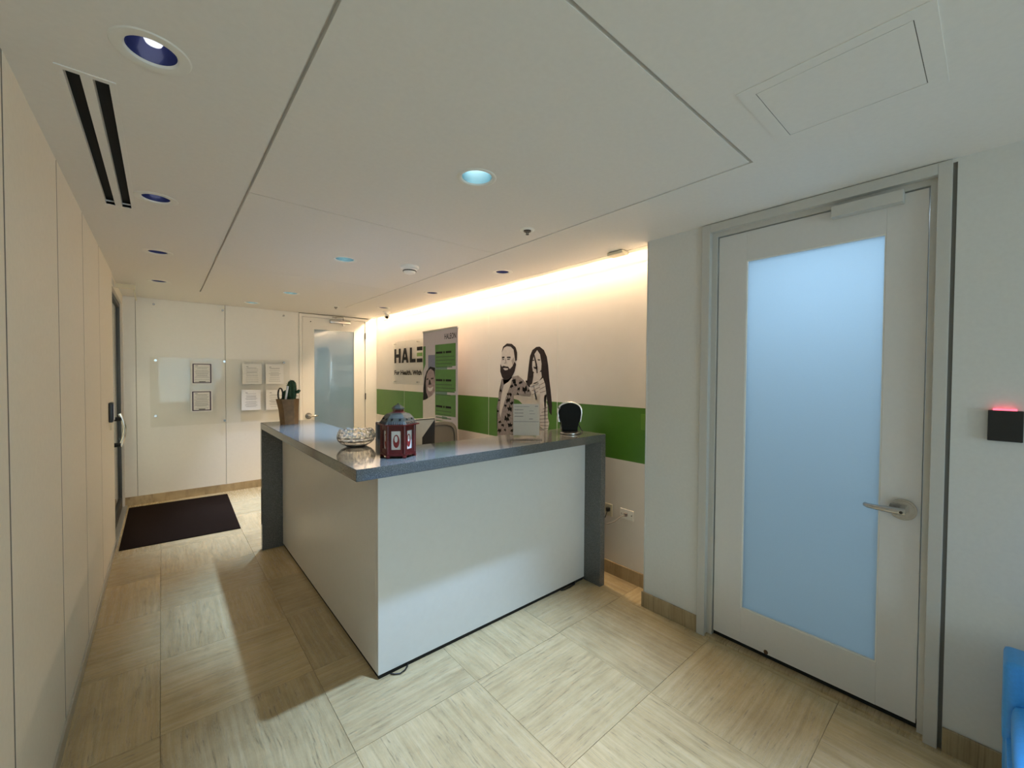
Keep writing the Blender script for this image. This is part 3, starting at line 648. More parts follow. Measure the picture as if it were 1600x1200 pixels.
# acrylic sign holder, square to the viewer
SX, SY = 1.862, 2.032
sr = Vector((_rt.x, _rt.y, 0)).normalized(); sn = Vector((0, 0, 1)).cross(sr)   # sn points away from the viewer
Ms = Matrix(((sr.x, sn.x, 0, SX), (sr.y, sn.y, 0, SY), (0, 0, 1, Z), (0, 0, 0, 1)))
sh = thing('sign_holder', 'clear acrylic sign holder with a printed sheet, standing in front of the wall figures', 'sign holder', (SX, SY, Z))
Mt = Ms @ Matrix.Translation((0, 0, 0.005)) @ Matrix.Rotation(math.radians(-8), 4, 'X')
obj('base', MB().box(-0.105, 0.105, -0.055, 0.03, 0, 0.004, bev=0.001, M=Ms), 'clear_acrylic', sh)
obj('panel', MB().box(-0.094, 0.094, -0.004, -0.002, 0, 0.300, M=Mt).box(-0.094, 0.094, 0.002, 0.004, 0, 0.300, M=Mt), 'clear_acrylic', sh)
pp = obj('sheet', MB().box(-0.088, 0.088, -0.0008, 0.0008, 0.020, 0.232, M=Mt), 'paper_cream', sh)
m = MB()
for z, a, b, t in ((0.214, -0.08, 0.02, .003), (0.192, -0.08, -0.02, .005), (0.170, -0.08, -0.02, .005), (0.148, -0.08, -0.02, .005), (0.112, -0.085, 0.085, .004), (0.185, 0.02, 0.05, .003), (0.165, 0.02, 0.06, .003), (0.130, 0.02, 0.045, .006), (0.216, 0.06, 0.08, .006)):
    m.box(a, b, -0.0014, -0.0009, z-t/2, z+t/2, M=Mt)
obj('print', m, 'print_grey', pp)['kind'] = 'stuff'
obj('back_sheet', MB().box(-0.088, 0.088, -0.0008, 0.0008, 0.236, 0.290, M=Mt), 'clear_acrylic', sh)
# capsule coffee machine
KX, KY = 2.345, 2.085
Mk = Matrix(((sr.x, sn.x, 0, KX), (sr.y, sn.y, 0, KY), (0, 0, 1, Z), (0, 0, 0, 1)))
km = thing('coffee_machine', 'small glossy black capsule coffee machine on the right end of the counter', 'coffee machine', (KX, KY, Z))
def arch(w_lo, w_hi, z0, zw, zt, n=12):
    pts = [(w_lo, z0), (w_lo, zw-0.03), (w_hi, zw)]
    for k in range(n+1):
        a = PI*k/n; pts.append((w_hi*math.cos(a), (zt-0.075) + 0.075*abs(math.sin(a))**0.7))
    return pts + [(-w_hi, zw), (-w_lo, zw-0.03), (-w_lo, z0)]
obj('body', MB().prism(arch(0.058, 0.080, 0.012, 0.105, 0.222), -0.075, 0.06, 'y', bev=0.006, M=Mk), 'black_gloss', km, True)
hoop = [(0.088*math.cos(a), 0.148+0.080*max(0.0, math.sin(a))**0.7) for a in [PI*k/20 for k in range(21)]]
hoop = [(0.078, 0.085)] + hoop + [(-0.078, 0.085)]
obj('chrome_hoop', MB().tube([(x, -0.055, z) for x, z in hoop], 0.009, 10, M=Mk), 'chrome', km, True)
obj('drip_tray', MB().lathe([(0.070, 0), (0.074, 0.004), (0.074, 0.012), (0.066, 0.016), (0, 0.016)], (0, -0.085, 0), 28, M=Mk), 'brushed_steel', km, True)
obj('grille', MB().lathe([(0.060, 0.0162), (0.060, 0.018), (0, 0.018)], (0, -0.085, 0), 28, M=Mk), 'black_plastic', km)
obj('water_tank', MB().box(-0.05, 0.05, 0.062, 0.12, 0.01, 0.19, bev=0.01, M=Mk), 'clear_glass', km)
obj('power_cord', MB().tube([(0.05, 0.05, 0.06), (0.085, 0.05, 0.05), (0.102, 0.04, 0.015), (0.11, 0.02, 0.005)], 0.004, 8, M=Mk), 'black_plastic', km, True)
DECAL={
'man_skin': [(3.286,1.808),(3.255,1.851),(3.194,1.864),(3.126,1.854),(3.082,1.818),(3.064,1.765),(3.064,1.694),(3.069,1.647),(3.095,1.571),(3.153,1.528),(3.229,1.508),(3.283,1.537),(3.311,1.591),(3.313,1.661),(3.296,1.72),(3.29,1.769)],
'man_hair': [(3.293,1.784),(3.27,1.842),(3.209,1.871),(3.134,1.864),(3.075,1.827),(3.052,1.774),(3.054,1.699),(3.078,1.687),(3.086,1.752),(3.104,1.805),(3.149,1.836),(3.209,1.844),(3.255,1.831),(3.281,1.798)],
'man_beard': [(3.313,1.666),(3.289,1.638),(3.258,1.647),(3.227,1.64),(3.187,1.637),(3.162,1.612),(3.122,1.638),(3.087,1.685),(3.065,1.657),(3.086,1.59),(3.116,1.547),(3.176,1.511),(3.237,1.501),(3.283,1.528),(3.314,1.586)],
'man_smile': [(3.268,1.619),(3.238,1.624),(3.184,1.618),(3.196,1.604),(3.237,1.6)],
'man_brow1': [(3.288,1.739),(3.246,1.741),(3.246,1.726),(3.285,1.721)],
'man_brow2': [(3.208,1.737),(3.152,1.737),(3.149,1.72),(3.208,1.725)],
'man_eye1': [(3.283,1.715),(3.251,1.716),(3.251,1.708),(3.28,1.706)],
'man_eye2': [(3.203,1.715),(3.161,1.714),(3.161,1.705),(3.202,1.705)],
'man_nose': [(3.237,1.718),(3.221,1.718),(3.212,1.671),(3.249,1.664),(3.252,1.677),(3.233,1.683)],
'man_cheek': [(3.137,1.696),(3.103,1.729),(3.087,1.685),(3.117,1.643)],
'man_shirt': [(3.291,1.512),(3.272,1.514),(3.256,1.453),(3.183,1.484),(3.109,1.538),(3.037,1.548),(2.959,1.506),(2.883,1.443),(2.842,1.371),(2.862,1.347),(3.035,1.349),(3.1,1.347),(3.074,0.937),(3.358,0.907),(3.355,1.19),(3.372,1.209),(3.345,1.301),(3.337,1.372),(3.298,1.433)],
'man_tee': [(3.256,1.448),(3.186,1.482),(3.116,1.531),(3.16,1.436),(3.227,1.317),(3.281,1.195),(3.304,1.114),(3.323,1.153),(3.317,1.233),(3.29,1.353)],
'man_arm': [(3.1,1.347),(3.035,1.356),(2.882,1.336),(2.769,1.32),(2.762,1.277),(2.841,1.264),(2.949,1.262),(3.027,1.307),(3.085,1.314)],
'woman_hair': [(2.887,1.589),(2.881,1.654),(2.865,1.735),(2.833,1.789),(2.781,1.815),(2.736,1.817),(2.679,1.782),(2.641,1.719),(2.622,1.632),(2.609,1.519),(2.59,1.415),(2.57,1.278),(2.575,1.191),(2.606,1.215),(2.625,1.292),(2.65,1.378),(2.83,1.48),(2.869,1.434),(2.91,1.461),(2.894,1.525)],
'woman_face': [(2.832,1.68),(2.806,1.747),(2.768,1.786),(2.729,1.744),(2.709,1.66),(2.712,1.602),(2.746,1.571),(2.791,1.567),(2.824,1.589),(2.834,1.635)],
'woman_neck': [(2.815,1.573),(2.712,1.584),(2.705,1.536),(2.752,1.486),(2.803,1.467),(2.832,1.48),(2.817,1.526)],
'woman_top': [(2.863,1.457),(2.816,1.476),(2.745,1.495),(2.689,1.527),(2.661,1.47),(2.644,1.379),(2.672,1.36),(2.625,1.275),(2.623,1.17),(2.605,1.119),(2.622,1.056),(2.659,1.043),(2.728,1.081),(2.736,1.161),(2.762,1.203),(2.763,1.329),(2.841,1.325)],
'woman_arm': [(2.751,1.379),(2.665,1.388),(2.672,1.333),(2.686,1.271),(2.742,1.187),(2.775,1.192),(2.775,1.279)],
'woman_fringe': [(2.819,1.747),(2.806,1.756),(2.766,1.652),(2.758,1.571),(2.771,1.571),(2.79,1.661)],
'woman_eye1': [(2.832,1.695),(2.806,1.698),(2.805,1.688),(2.829,1.686)],
'woman_eye2': [(2.76,1.701),(2.726,1.698),(2.728,1.687),(2.759,1.69)],
'woman_mouth': [(2.818,1.633),(2.785,1.627),(2.756,1.634),(2.772,1.612),(2.805,1.613)],
'woman_hip': [(2.748,1.088),(2.727,1.076),(2.664,1.041),(2.747,1.031)],
'leaf0': [(3.088,1.495),(3.066,1.47),(3.097,1.482),(3.11,1.466),(3.112,1.487),(3.139,1.494),(3.112,1.503),(3.11,1.52),(3.097,1.508),(3.073,1.516)],
'leaf1': [(3.127,1.43),(3.129,1.414),(3.139,1.427),(3.159,1.421),(3.145,1.437),(3.15,1.449),(3.137,1.447),(3.125,1.462),(3.126,1.442),(3.102,1.435)],
'leaf2': [(3.186,1.285),(3.207,1.262),(3.202,1.292),(3.218,1.302),(3.2,1.309),(3.196,1.336),(3.183,1.312),(3.148,1.322),(3.174,1.298),(3.165,1.278)],
'leaf3': [(2.945,1.394),(2.966,1.395),(2.953,1.412),(2.966,1.442),(2.939,1.426),(2.911,1.456),(2.922,1.416),(2.902,1.402),(2.926,1.397),(2.932,1.362)],
'leaf4': [(3.173,1.207),(3.2,1.223),(3.168,1.225),(3.16,1.264),(3.149,1.227),(3.125,1.227),(3.143,1.21),(3.131,1.18),(3.158,1.197),(3.176,1.186)],
'leaf5': [(3.217,1.107),(3.231,1.142),(3.202,1.118),(3.181,1.131),(3.188,1.108),(3.162,1.092),(3.194,1.091),(3.204,1.073),(3.212,1.09),(3.243,1.089)],
'leaf6': [(3.156,1.061),(3.146,1.08),(3.14,1.06),(3.112,1.06),(3.137,1.045),(3.136,1.028),(3.151,1.036),(3.174,1.02),(3.163,1.045),(3.19,1.064)],
'leaf7': [(3.316,0.986),(3.293,0.999),(3.306,0.976),(3.296,0.964),(3.313,0.963),(3.324,0.94),(3.328,0.964),(3.359,0.964),(3.33,0.978),(3.331,0.997)],
'leaf8': [(3.299,1.399),(3.288,1.394),(3.298,1.388),(3.297,1.371),(3.308,1.384),(3.329,1.374),(3.315,1.392),(3.324,1.403),(3.309,1.401),(3.299,1.417)],
'leaf9': [(3.026,1.364),(3.017,1.35),(3.032,1.355),(3.044,1.337),(3.042,1.358),(3.054,1.363),(3.042,1.368),(3.042,1.386),(3.032,1.372),(3.022,1.373)],
'leaf10': [(3.145,1.353),(3.145,1.329),(3.156,1.35),(3.17,1.347),(3.162,1.359),(3.172,1.376),(3.154,1.368),(3.145,1.376),(3.144,1.364),(3.127,1.358)],
'leaf11': [(3.351,1.169),(3.359,1.162),(3.358,1.172),(3.371,1.177),(3.357,1.18),(3.354,1.188),(3.349,1.182),(3.336,1.185),(3.345,1.175),(3.336,1.162)],
'leaf12': [(3.324,1.055),(3.343,1.051),(3.328,1.064),(3.331,1.075),(3.32,1.072),(3.306,1.085),(3.31,1.067),(3.29,1.059),(3.313,1.057),(3.317,1.043)],
'leaf13': [(3.015,1.475),(3.022,1.482),(3.012,1.483),(3.008,1.498),(3.003,1.484),(2.985,1.486),(3.0,1.475),(2.997,1.464),(3.007,1.469),(3.02,1.459)],
'leaf14': [(2.917,1.491),(2.921,1.505),(2.91,1.496),(2.896,1.507),(2.903,1.49),(2.895,1.482),(2.906,1.482),(2.911,1.467),(2.915,1.482),(2.924,1.484)],
'leaf15': [(3.236,0.999),(3.229,1.018),(3.227,0.999),(3.214,0.997),(3.225,0.989),(3.221,0.973),(3.233,0.984),(3.243,0.98),(3.241,0.99),(3.252,0.999)],
'leaf16': [(3.07,1.462),(3.056,1.467),(3.062,1.454),(3.049,1.44),(3.068,1.444),(3.075,1.434),(3.079,1.446),(3.096,1.449),(3.08,1.457),(3.084,1.48)],
'leaf17': [(3.159,1.153),(3.134,1.149),(3.158,1.139),(3.16,1.123),(3.171,1.133),(3.193,1.123),(3.18,1.143),(3.201,1.164),(3.172,1.156),(3.161,1.171)],
'leaf18': [(3.114,1.274),(3.108,1.262),(3.121,1.264),(3.134,1.247),(3.133,1.267),(3.158,1.273),(3.133,1.279),(3.131,1.295),(3.121,1.283),(3.101,1.291)],
'leaf19': [(3.014,1.41),(3.016,1.392),(3.025,1.407),(3.047,1.4),(3.03,1.416),(3.037,1.429),(3.023,1.425),(3.011,1.44),(3.013,1.421),(3.003,1.414)],
'leaf20': [(2.881,1.399),(2.892,1.386),(2.888,1.403),(2.897,1.408),(2.887,1.411),(2.885,1.425),(2.879,1.412),(2.871,1.412),(2.876,1.405),(2.87,1.393)],
'leaf21': [(3.231,1.23),(3.246,1.23),(3.236,1.24),(3.243,1.256),(3.227,1.247),(3.217,1.254),(3.218,1.242),(3.203,1.234),(3.221,1.232),(3.225,1.21)],
'leaf22': [(3.28,1.034),(3.296,1.043),(3.277,1.044),(3.272,1.055),(3.266,1.045),(3.248,1.047),(3.263,1.036),(3.254,1.016),(3.272,1.029),(3.284,1.02)],
'leaf23': [(3.132,0.997),(3.133,1.01),(3.121,1.005),(3.104,1.017),(3.112,0.998),(3.091,0.985),(3.116,0.986),(3.124,0.971),(3.129,0.986),(3.15,0.984)],
'leaf24': [(3.337,1.298),(3.331,1.309),(3.329,1.297),(3.312,1.296),(3.327,1.289),(3.327,1.279),(3.335,1.285),(3.347,1.278),(3.34,1.29),(3.346,1.297)],
'leaf25': [(2.985,1.489),(2.97,1.497),(2.98,1.483),(2.973,1.475),(2.984,1.476),(2.99,1.463),(2.991,1.478),(3.0,1.481),(2.992,1.486),(2.994,1.499)],
'leaf26': [(3.184,1.362),(3.173,1.358),(3.183,1.353),(3.183,1.339),(3.192,1.35),(3.201,1.348),(3.197,1.357),(3.206,1.368),(3.192,1.364),(3.183,1.38)],
'stripe0': [(2.853,1.443),(2.745,1.482),(2.745,1.474),(2.853,1.435)],
'stripe1': [(2.836,1.408),(2.726,1.447),(2.726,1.439),(2.836,1.399)],
'stripe2': [(2.829,1.371),(2.751,1.406),(2.751,1.398),(2.829,1.363)],
'stripe3': [(2.741,1.46),(2.669,1.49),(2.668,1.482),(2.741,1.452)],
'stripe4': [(2.732,1.424),(2.657,1.453),(2.657,1.445),(2.732,1.416)],
'stripe5': [(2.725,1.393),(2.65,1.413),(2.65,1.406),(2.725,1.385)],
'stripe6': [(2.686,1.244),(2.627,1.266),(2.627,1.258),(2.686,1.236)],
'stripe7': [(2.704,1.212),(2.624,1.231),(2.624,1.223),(2.704,1.204)],
'stripe8': [(2.723,1.179),(2.624,1.196),(2.624,1.188),(2.723,1.171)],
'stripe9': [(2.728,1.148),(2.617,1.162),(2.617,1.154),(2.728,1.14)],
'stripe10': [(2.725,1.117),(2.611,1.132),(2.611,1.124),(2.725,1.109)],
'stripe11': [(2.72,1.091),(2.608,1.097),(2.608,1.089),(2.72,1.083)],
'stripe12': [(2.684,1.059),(2.616,1.074),(2.616,1.066),(2.684,1.051)],
}
BANNER={
'strip': [(4.65,1.902),(4.589,1.904),(4.589,1.679),(4.65,1.594)],
'block1': [(4.353,1.908),(3.902,1.907),(3.901,1.651),(4.352,1.646)],
'block2': [(4.352,1.612),(3.901,1.613),(3.899,1.365),(4.351,1.345)],
'block3': [(4.351,1.306),(3.899,1.325),(3.898,1.076),(4.35,1.068)],
'block4': [(4.35,1.029),(3.898,1.038),(3.897,0.981),(4.35,0.936)],
'gap1': [(4.352,1.646),(4.081,1.649),(4.081,1.614),(4.352,1.612)],
'gap2': [(4.351,1.345),(4.08,1.357),(4.08,1.317),(4.351,1.306)],
'gap3': [(4.192,1.067),(4.078,1.063),(4.078,1.037),(4.192,1.032)],
'lav': [(4.522,1.791),(4.352,1.79),(4.352,1.603),(4.522,1.625)],
'hair': [(4.649,1.23),(4.643,1.38),(4.614,1.509),(4.56,1.594),(4.476,1.651),(4.356,1.634),(4.356,1.491),(4.382,1.429),(4.56,1.383),(4.527,1.262),(4.581,1.239)],
'face': [(4.582,1.446),(4.56,1.552),(4.513,1.604),(4.455,1.623),(4.382,1.593),(4.356,1.511),(4.359,1.357),(4.422,1.303),(4.512,1.263),(4.564,1.329)],
'shirt': [(4.654,1.227),(4.538,1.256),(4.422,1.298),(4.351,1.342),(4.35,0.936),(4.653,0.907)],
'smile': [(4.534,1.399),(4.475,1.385),(4.396,1.408),(4.423,1.36),(4.475,1.345),(4.517,1.357)],
'eye1': [(4.564,1.499),(4.513,1.508),(4.513,1.492),(4.56,1.484)],
'eye2': [(4.454,1.51),(4.388,1.515),(4.388,1.499),(4.45,1.493)],
'nose': [(4.496,1.489),(4.475,1.489),(4.444,1.433),(4.513,1.424)],
'logo': [(4.129,2.027),(3.903,2.029),(3.902,1.981),(4.129,1.987)],
}

# ------------------------------------------------------------------ printed figures on the reception wall
dc = thing('wall_decal', 'life-size black and white print of a bearded man and long-haired woman on the reception wall', 'wall decal', (XG, 3.0, 0.92))
def flat(name, key, layer, mat, parent):
    return obj(name, MB().prism(DECAL[key], XG-0.0004*(layer-1)-0.0003, XG-0.0004*layer-0.0003, 'x'), mat, parent)
fig_w = flat('person_print', 'woman_hair', 1, 'print_dark', dc); fig_w['label'] = 'printed woman with very long dark hair and striped top, arms crossed'
flat('neck', 'woman_neck', 2, 'print_skin', fig_w); flat('face', 'woman_face', 3, 'print_skin', fig_w)
flat('striped_top', 'woman_top', 2, 'print_light', fig_w); flat('trousers', 'woman_hip', 2, 'print_grey', fig_w)
for k in range(13): flat('stripe', 'stripe%d' % k, 4, 'print_grey', fig_w)
flat('arm', 'woman_arm', 5, 'print_skin', fig_w)
for k, q in (('eye', 'woman_eye1'), ('eye', 'woman_eye2'), ('mouth', 'woman_mouth'), ('hair_strand', 'woman_fringe')): flat(k, q, 5, 'print_dark', fig_w)
fig_m = flat('person_print', 'man_shirt', 2, 'print_grey', dc); fig_m['label'] = 'printed bearded man in a leaf-patterned open shirt'
flat('t_shirt', 'man_tee', 3, 'print_light', fig_m); flat('head', 'man_skin', 3, 'print_skin', fig_m)
flat('hair', 'man_hair', 4, 'print_dark', fig_m); flat('beard', 'man_beard', 4, 'print_dark', fig_m)
flat('smile', 'man_smile', 5, 'print_light', fig_m); flat('cheek', 'man_cheek', 4, 'print_mid', fig_m)
for k, q in (('brow', 'man_brow1'), ('brow', 'man_brow2'), ('eye', 'man_eye1'), ('eye', 'man_eye2')): flat(k, q, 5, 'print_dark', fig_m)
flat('nose', 'man_nose', 4, 'print_mid', fig_m)
for k in range(27): flat('printed_leaf', 'leaf%d' % k, 5, 'print_black', fig_m)
flat('arm', 'man_arm', 6, 'print_skin', fig_m)

# ------------------------------------------------------------------ company sign on clear acrylic
sg = thing('company_sign', 'clear acrylic wall sign with bold black lettering above the green band', 'sign', (XG-0.02, 5.05, 1.41))
sx0, sx1 = XG-0.030, XG-0.024
obj('acrylic_panel', MB().box(sx0, sx1, 4.27, 5.84, 1.412, 2.030, bev=0.001, seg=1), 'clear_acrylic', sg)
for y in (5.80, 5.075, 4.31):
    for z in (2.00, 1.447): obj('standoff', MB().cyl((XG-0.018, y, z), 0.011, 0.036, 'x', 16), 'chrome', sg, True)
def letter(polys, mat='print_black', parent=sg):
    m = MB()
    for p in polys: m.prism(p, sx0-0.004, sx0-0.0002, 'x')
    return obj('letter', m, mat, parent)
z0, z1 = 1.718, 1.926; s = 0.058
def R(a, b, c, d): return [(a, c), (b, c), (b, d), (a, d)]
letter([R(5.785, 5.785-s, z0, z1), R(5.579+s, 5.579, z0, z1), R(5.785-s, 5.579+s, 1.797, 1.847)])
letter([[(5.545, z0), (5.468, z1), (5.438, z1), (5.438, z1-0.062), (5.485, z0)], [(5.438, z1), (5.408, z1), (5.331, z0), (5.391, z0), (5.438, z1-0.062)], R(5.475, 5.401, z0+0.040, z0+0.082)])
letter([R(5.285, 5.285-s, z0, z1), R(5.285-s, 5.120, z0, z0+0.050)])
letter([R(5.077, 4.93, z1-0.050, z1)]); letter([R(5.077, 4.93, z0, z0+0.050)])
letter([R(5.077, 4.93, 1.798, 1.846)], 'sign_green')
def ring(cy, cz, ry, rz, t, n=32):
    m = MB(); b = bmesh.new(); o_, i_ = [], []
    for x in (sx0-0.004, sx0-0.0002):
        o_.append([b.verts.new((x, cy+ry*math.cos(2*PI*k/n), cz+rz*math.sin(2*PI*k/n))) for k in range(n)])
        i_.append([b.verts.new((x, cy+(ry-t)*math.cos(2*PI*k/n), cz+(rz-t)*math.sin(2*PI*k/n))) for k in range(n)])
    for k in range(n):
        q = (k+1) % n
        b.faces.new((o_[0][k], o_[0][q], i_[0][q], i_[0][k])); b.faces.new((o_[1][k], i_[1][k], i_[1][q], o_[1][q]))
        b.faces.new((o_[0][k], o_[1][k], o_[1][q], o_[0][q])); b.faces.new((i_[0][k], i_[0][q], i_[1][q], i_[1][k]))
    m.add(b); return m
obj('letter', ring(4.765, (z0+z1)/2, 0.112, 0.106, 0.054), 'print_black', sg)
letter([R(4.605, 4.605-s, z0, z1), R(4.42+s, 4.42, z0, z1), [(4.605, z1), (4.560, z1), (4.42, z0), (4.465, z0)]])
obj('tagline', text_mb('For Health. With Humanity.', 0.835, 0.066, lambda u, v, w: (sx0-0.0005-w, 5.785-u, 1.547+v), 0.0015, 0.034, 'For Health. With'), 'print_black', sg)

# ------------------------------------------------------------------ roll-up banner
BXP = 2.5
bn = thing('rollup_banner', 'grey roll-up banner with green text blocks and a smiling face beside the wall sign', 'banner', (BXP, 4.25, 0))
obj('cloth', MB().box(BXP, BXP+0.002, 3.858, 4.650, 0.08, 2.075), 'banner_cloth', bn)
obj('top_rail', MB().box(BXP-0.010, BXP+0.012, 3.852, 4.656, 2.070, 2.092, bev=0.003), 'aluminium', bn)
obj('cassette', MB().box(BXP-0.045, BXP+0.045, 3.84, 4.67, 0.012, 0.085, bev=0.012), 'aluminium', bn)
obj('foot', MB().box(BXP-0.12, BXP+0.12, 3.95, 3.99, 0, 0.012, bev=0.003).box(BXP-0.12, BXP+0.12, 4.52, 4.56, 0, 0.012, bev=0.003), 'aluminium', bn)
obj('support_pole', MB().tube([(BXP+0.02, 4.25, 0.06), (BXP+0.02, 4.25, 2.075)], 0.008, 10), 'aluminium', bn)
def bp(name, key, layer, mat, parent=bn): return obj(name, MB().prism(BANNER[key], BXP-0.0004*(layer-1)-0.0001, BXP-0.0004*layer-0.0001, 'x'), mat, parent)
bp('print_strip', 'strip', 1, 'banner_green'); bp('print_block', 'lav', 1, 'banner_blue')
for k in ('block1', 'block2', 'block3'): bp('print_block', k, 1, 'banner_green')
obj('print_block', MB().box(BXP-0.0005, BXP-0.0001, BANNER['block4'][1][0], BANNER['block4'][0][0], 0.12, 0.93), 'banner_green', bn)
for k in ('gap1', 'gap2', 'gap3'): bp('print_gap', k, 1, 'banner_teal')
pf = bp('person_print', 'hair', 2, 'print_black'); pf['label'] = 'printed smiling woman with dark hair in a white shirt'
bp('face', 'face', 3, 'print_face', pf)
obj('shirt', MB().box(BXP-0.0009, BXP-0.0005, BANNER['shirt'][3][0], BANNER['shirt'][5][0]-0.01, 0.12, 1.0).prism(BANNER['shirt'], BXP-0.0009, BXP-0.0005, 'x'), 'print_light', pf)
bp('smile', 'smile', 4, 'print_light', pf)
for k in ('eye1', 'eye2', 'nose'): bp('feature', k, 4, 'print_dark', pf)
obj('wordmark', text_mb('HALEON', 0.245, 0.062, lambda u, v, w: (BXP-0.0003-w, 4.140-u, 1.962+v), 0.0006, 0.006), 'print_black', bn)
ya, yb = BANNER['block1'][0][0]-0.02, BANNER['block1'][1][0]+0.02
m = MB(); m2 = MB()
for zt in (1.80, 1.475, 1.165, 0.86, 0.55):
    m.box(BXP-0.0009, BXP-0.0006, ya, ya-0.15, zt, zt+0.024).box(BXP-0.0009, BXP-0.0006, ya-0.17, ya-0.20, zt, zt+0.024).box(BXP-0.0009, BXP-0.0006, ya-0.22, ya-0.34, zt, zt+0.024)
    for q in range(4):
        x_ = ya-random.uniform(0.32, 0.42); m2.box(BXP-0.0009, BXP-0.0006, ya, x_, zt-0.045-q*0.040, zt-0.033-q*0.040)
obj('heading_print', m, 'print_black', bn)['kind'] = 'stuff'; obj('text_print', m2, 'banner_green_text', bn)['kind'] = 'stuff'

# ------------------------------------------------------------------ certificates board on the far wall
YA = YF-0.038
bo = thing('acrylic_board', 'long clear acrylic board on steel standoffs across the far wall', 'display board', (0.64, YA, 0.905))
obj('sheet', MB().box(-0.105, 1.385, YA, YA+0.006, 0.905, 1.742, bev=0.001, seg=1), 'clear_acrylic', bo)
for x, z in ((-0.052, 1.704), (0.622, 1.706), (1.312, 1.71), (-0.058, 1.04), (0.622, 0.94), (1.312, 0.94)):
    obj('standoff', MB().cyl((x, YF-0.023, z), 0.011, 0.045, 'y', 16).cyl((x, YF-0.047, z), 0.014, 0.006, 'y', 16), 'brushed_steel', bo, True)
for x, lb in ((-0.063, 'bare steel standoff pin high on the far wall by the glass entrance'), (0.610, 'bare steel standoff pin high on the far wall at the panel joint'), (1.314, 'bare steel standoff pin high on the far wall near the far door')):
    tag(obj('wall_pin', MB().cyl((x, YF-0.023, 2.368), 0.010, 0.045, 'y', 16).cyl((x, YF-0.046, 2.368), 0.013, 0.006, 'y', 16), 'brushed_steel', None, True), lb, 'pin', 'bare pins high on the far wall')
CERT = [('dark-bordered certificate, upper one on the left of the board', 0.279, 1.413, 1), ('dark-bordered certificate, lower one on the left of the board', 0.273, 1.065, 1),
        ('plain white document in the upper row, left of two', 0.818, 1.410, 0), ('plain white document in the upper row, next to the far door', 1.087, 1.410, 0),
        ('plain white document in the lower row, left of two', 0.806, 1.060, 0), ('plain white document in the lower row, partly hidden by the vase', 1.090, 1.055, 0)]
for q, (lb, x, z, bord) in enumerate(CERT):
    w, hh = 0.222, 0.275; y = YA-0.004
    t = thing('certificate', lb, 'certificate', (x+w/2, y, z), 'documents on the acrylic board')
    obj('sheet', MB().box(x, x+w, y-0.001, YA-0.0005, z, z+hh), 'paper' if bord or q % 2 == 0 else 'paper', t)
    yp = y-0.0012
    if bord:
        m = MB()
        for a in ((x+0.016, x+0.028, z+0.016, z+hh-0.016), (x+w-0.028, x+w-0.016, z+0.016, z+hh-0.016), (x+0.028, x+w-0.028, z+0.016, z+0.026), (x+0.028, x+w-0.028, z+hh-0.026, z+hh-0.016)): m.box(a[0], a[1], yp-0.0008, yp, a[2], a[3])
        obj('border', m, 'print_purple', t)
        obj('seal', MB().box(x+w*0.36, x+w*0.66, yp-0.0008, yp, z+0.030, z+0.038), 'print_black', t)
    m = MB(); rnd = random.Random(q)
    zz = z+hh-0.045
    m.box(x+0.045, x+0.07, yp-0.0006, yp, zz, zz+0.008)
    while zz > z+0.05:
        zz -= rnd.choice((0.012, 0.016, 0.026)); l = rnd.uniform(0.05, 0.075)
        m.box(x+w/2-l, x+w/2+l, yp-0.0006, yp, zz, zz+0.004)
    obj('print', m, 'print_ink', t)['kind'] = 'stuff'

# ------------------------------------------------------------------ outlets, switch, reader, keypad
o1 = thing('power_outlet', 'cream wall outlet with a black plug, half behind the stone leg', 'outlet', (XG, 1.945, 0.455))
obj('plate', MB().box(XG-0.006, XG, 1.912, 1.985, 0.450, 0.545, bev=0.002), 'cream_plastic', o1)
pg = obj('plug', MB().box(XG-0.034, XG-0.006, 1.926, 1.952, 0.490, 0.520, bev=0.006), 'black_plastic', o1)
obj('cord', MB().tube([(XG-0.03, 1.938, 0.495), (XG-0.045, 1.945, 0.45), (XG-0.040, 1.985, 0.415), (XG-0.035, 2.06, 0.39)], 0.004, 8), 'black_plastic', pg, True)
o2 = thing('network_outlet', 'white wall outlet with a grey cable, right of the stone leg', 'outlet', (XG, 1.775, 0.455))
obj('plate', MB().box(XG-0.006, XG, 1.722, 1.838, 0.465, 0.540, bev=0.002), 'white_plastic', o2)
pg = obj('plug', MB().box(XG-0.026, XG-0.006, 1.770, 1.792, 0.492, 0.515, bev=0.003), 'print_grey', o2)
obj('cord', MB().tube([(XG-0.024, 1.781, 0.503), (XG-0.045, 1.80, 0.49), (XG-0.045, 1.86, 0.435), (XG-0.04, 1.92, 0.40), (XG-0.03, 2.05, 0.37)], 0.004, 8), 'print_mid', pg, True)
for y in (1.736, 1.824): obj('screw', MB().cyl((XG-0.0065, y, 0.503), 0.004, 0.002, 'x', 10), 'dark_metal', o2)
sw_ = thing('light_switch', 'green light switch plate on the green band by the wall corner', 'switch', (XG, 1.645, 1.15))
obj('plate', MB().box(XG-0.006, XG, 1.595, 1.668, 1.155, 1.272, bev=0.002), 'green_plastic', sw_)
obj('rocker', MB().box(XG-0.010, XG-0.006, 1.615, 1.648, 1.180, 1.247, bev=0.002), 'green_plastic', sw_)
rd = thing('card_reader', 'square black card reader with a red light bar', 'card reader', (XR, -0.03, 1.31))
obj('body', MB().box(XR-0.022, XR, -0.076, 0.012, 1.308, 1.426, bev=0.003), 'black_plastic', rd)
obj('light_bar', MB().box(XR-0.020, XR-0.004, -0.060, 0.000, 1.4255, 1.4325, bev=0.001), 'led_red', rd)
kp = thing('exit_button', 'small dark keypad with a hanging cord on the panel edge by the entrance', 'keypad', (XL, 4.72, 1.16))
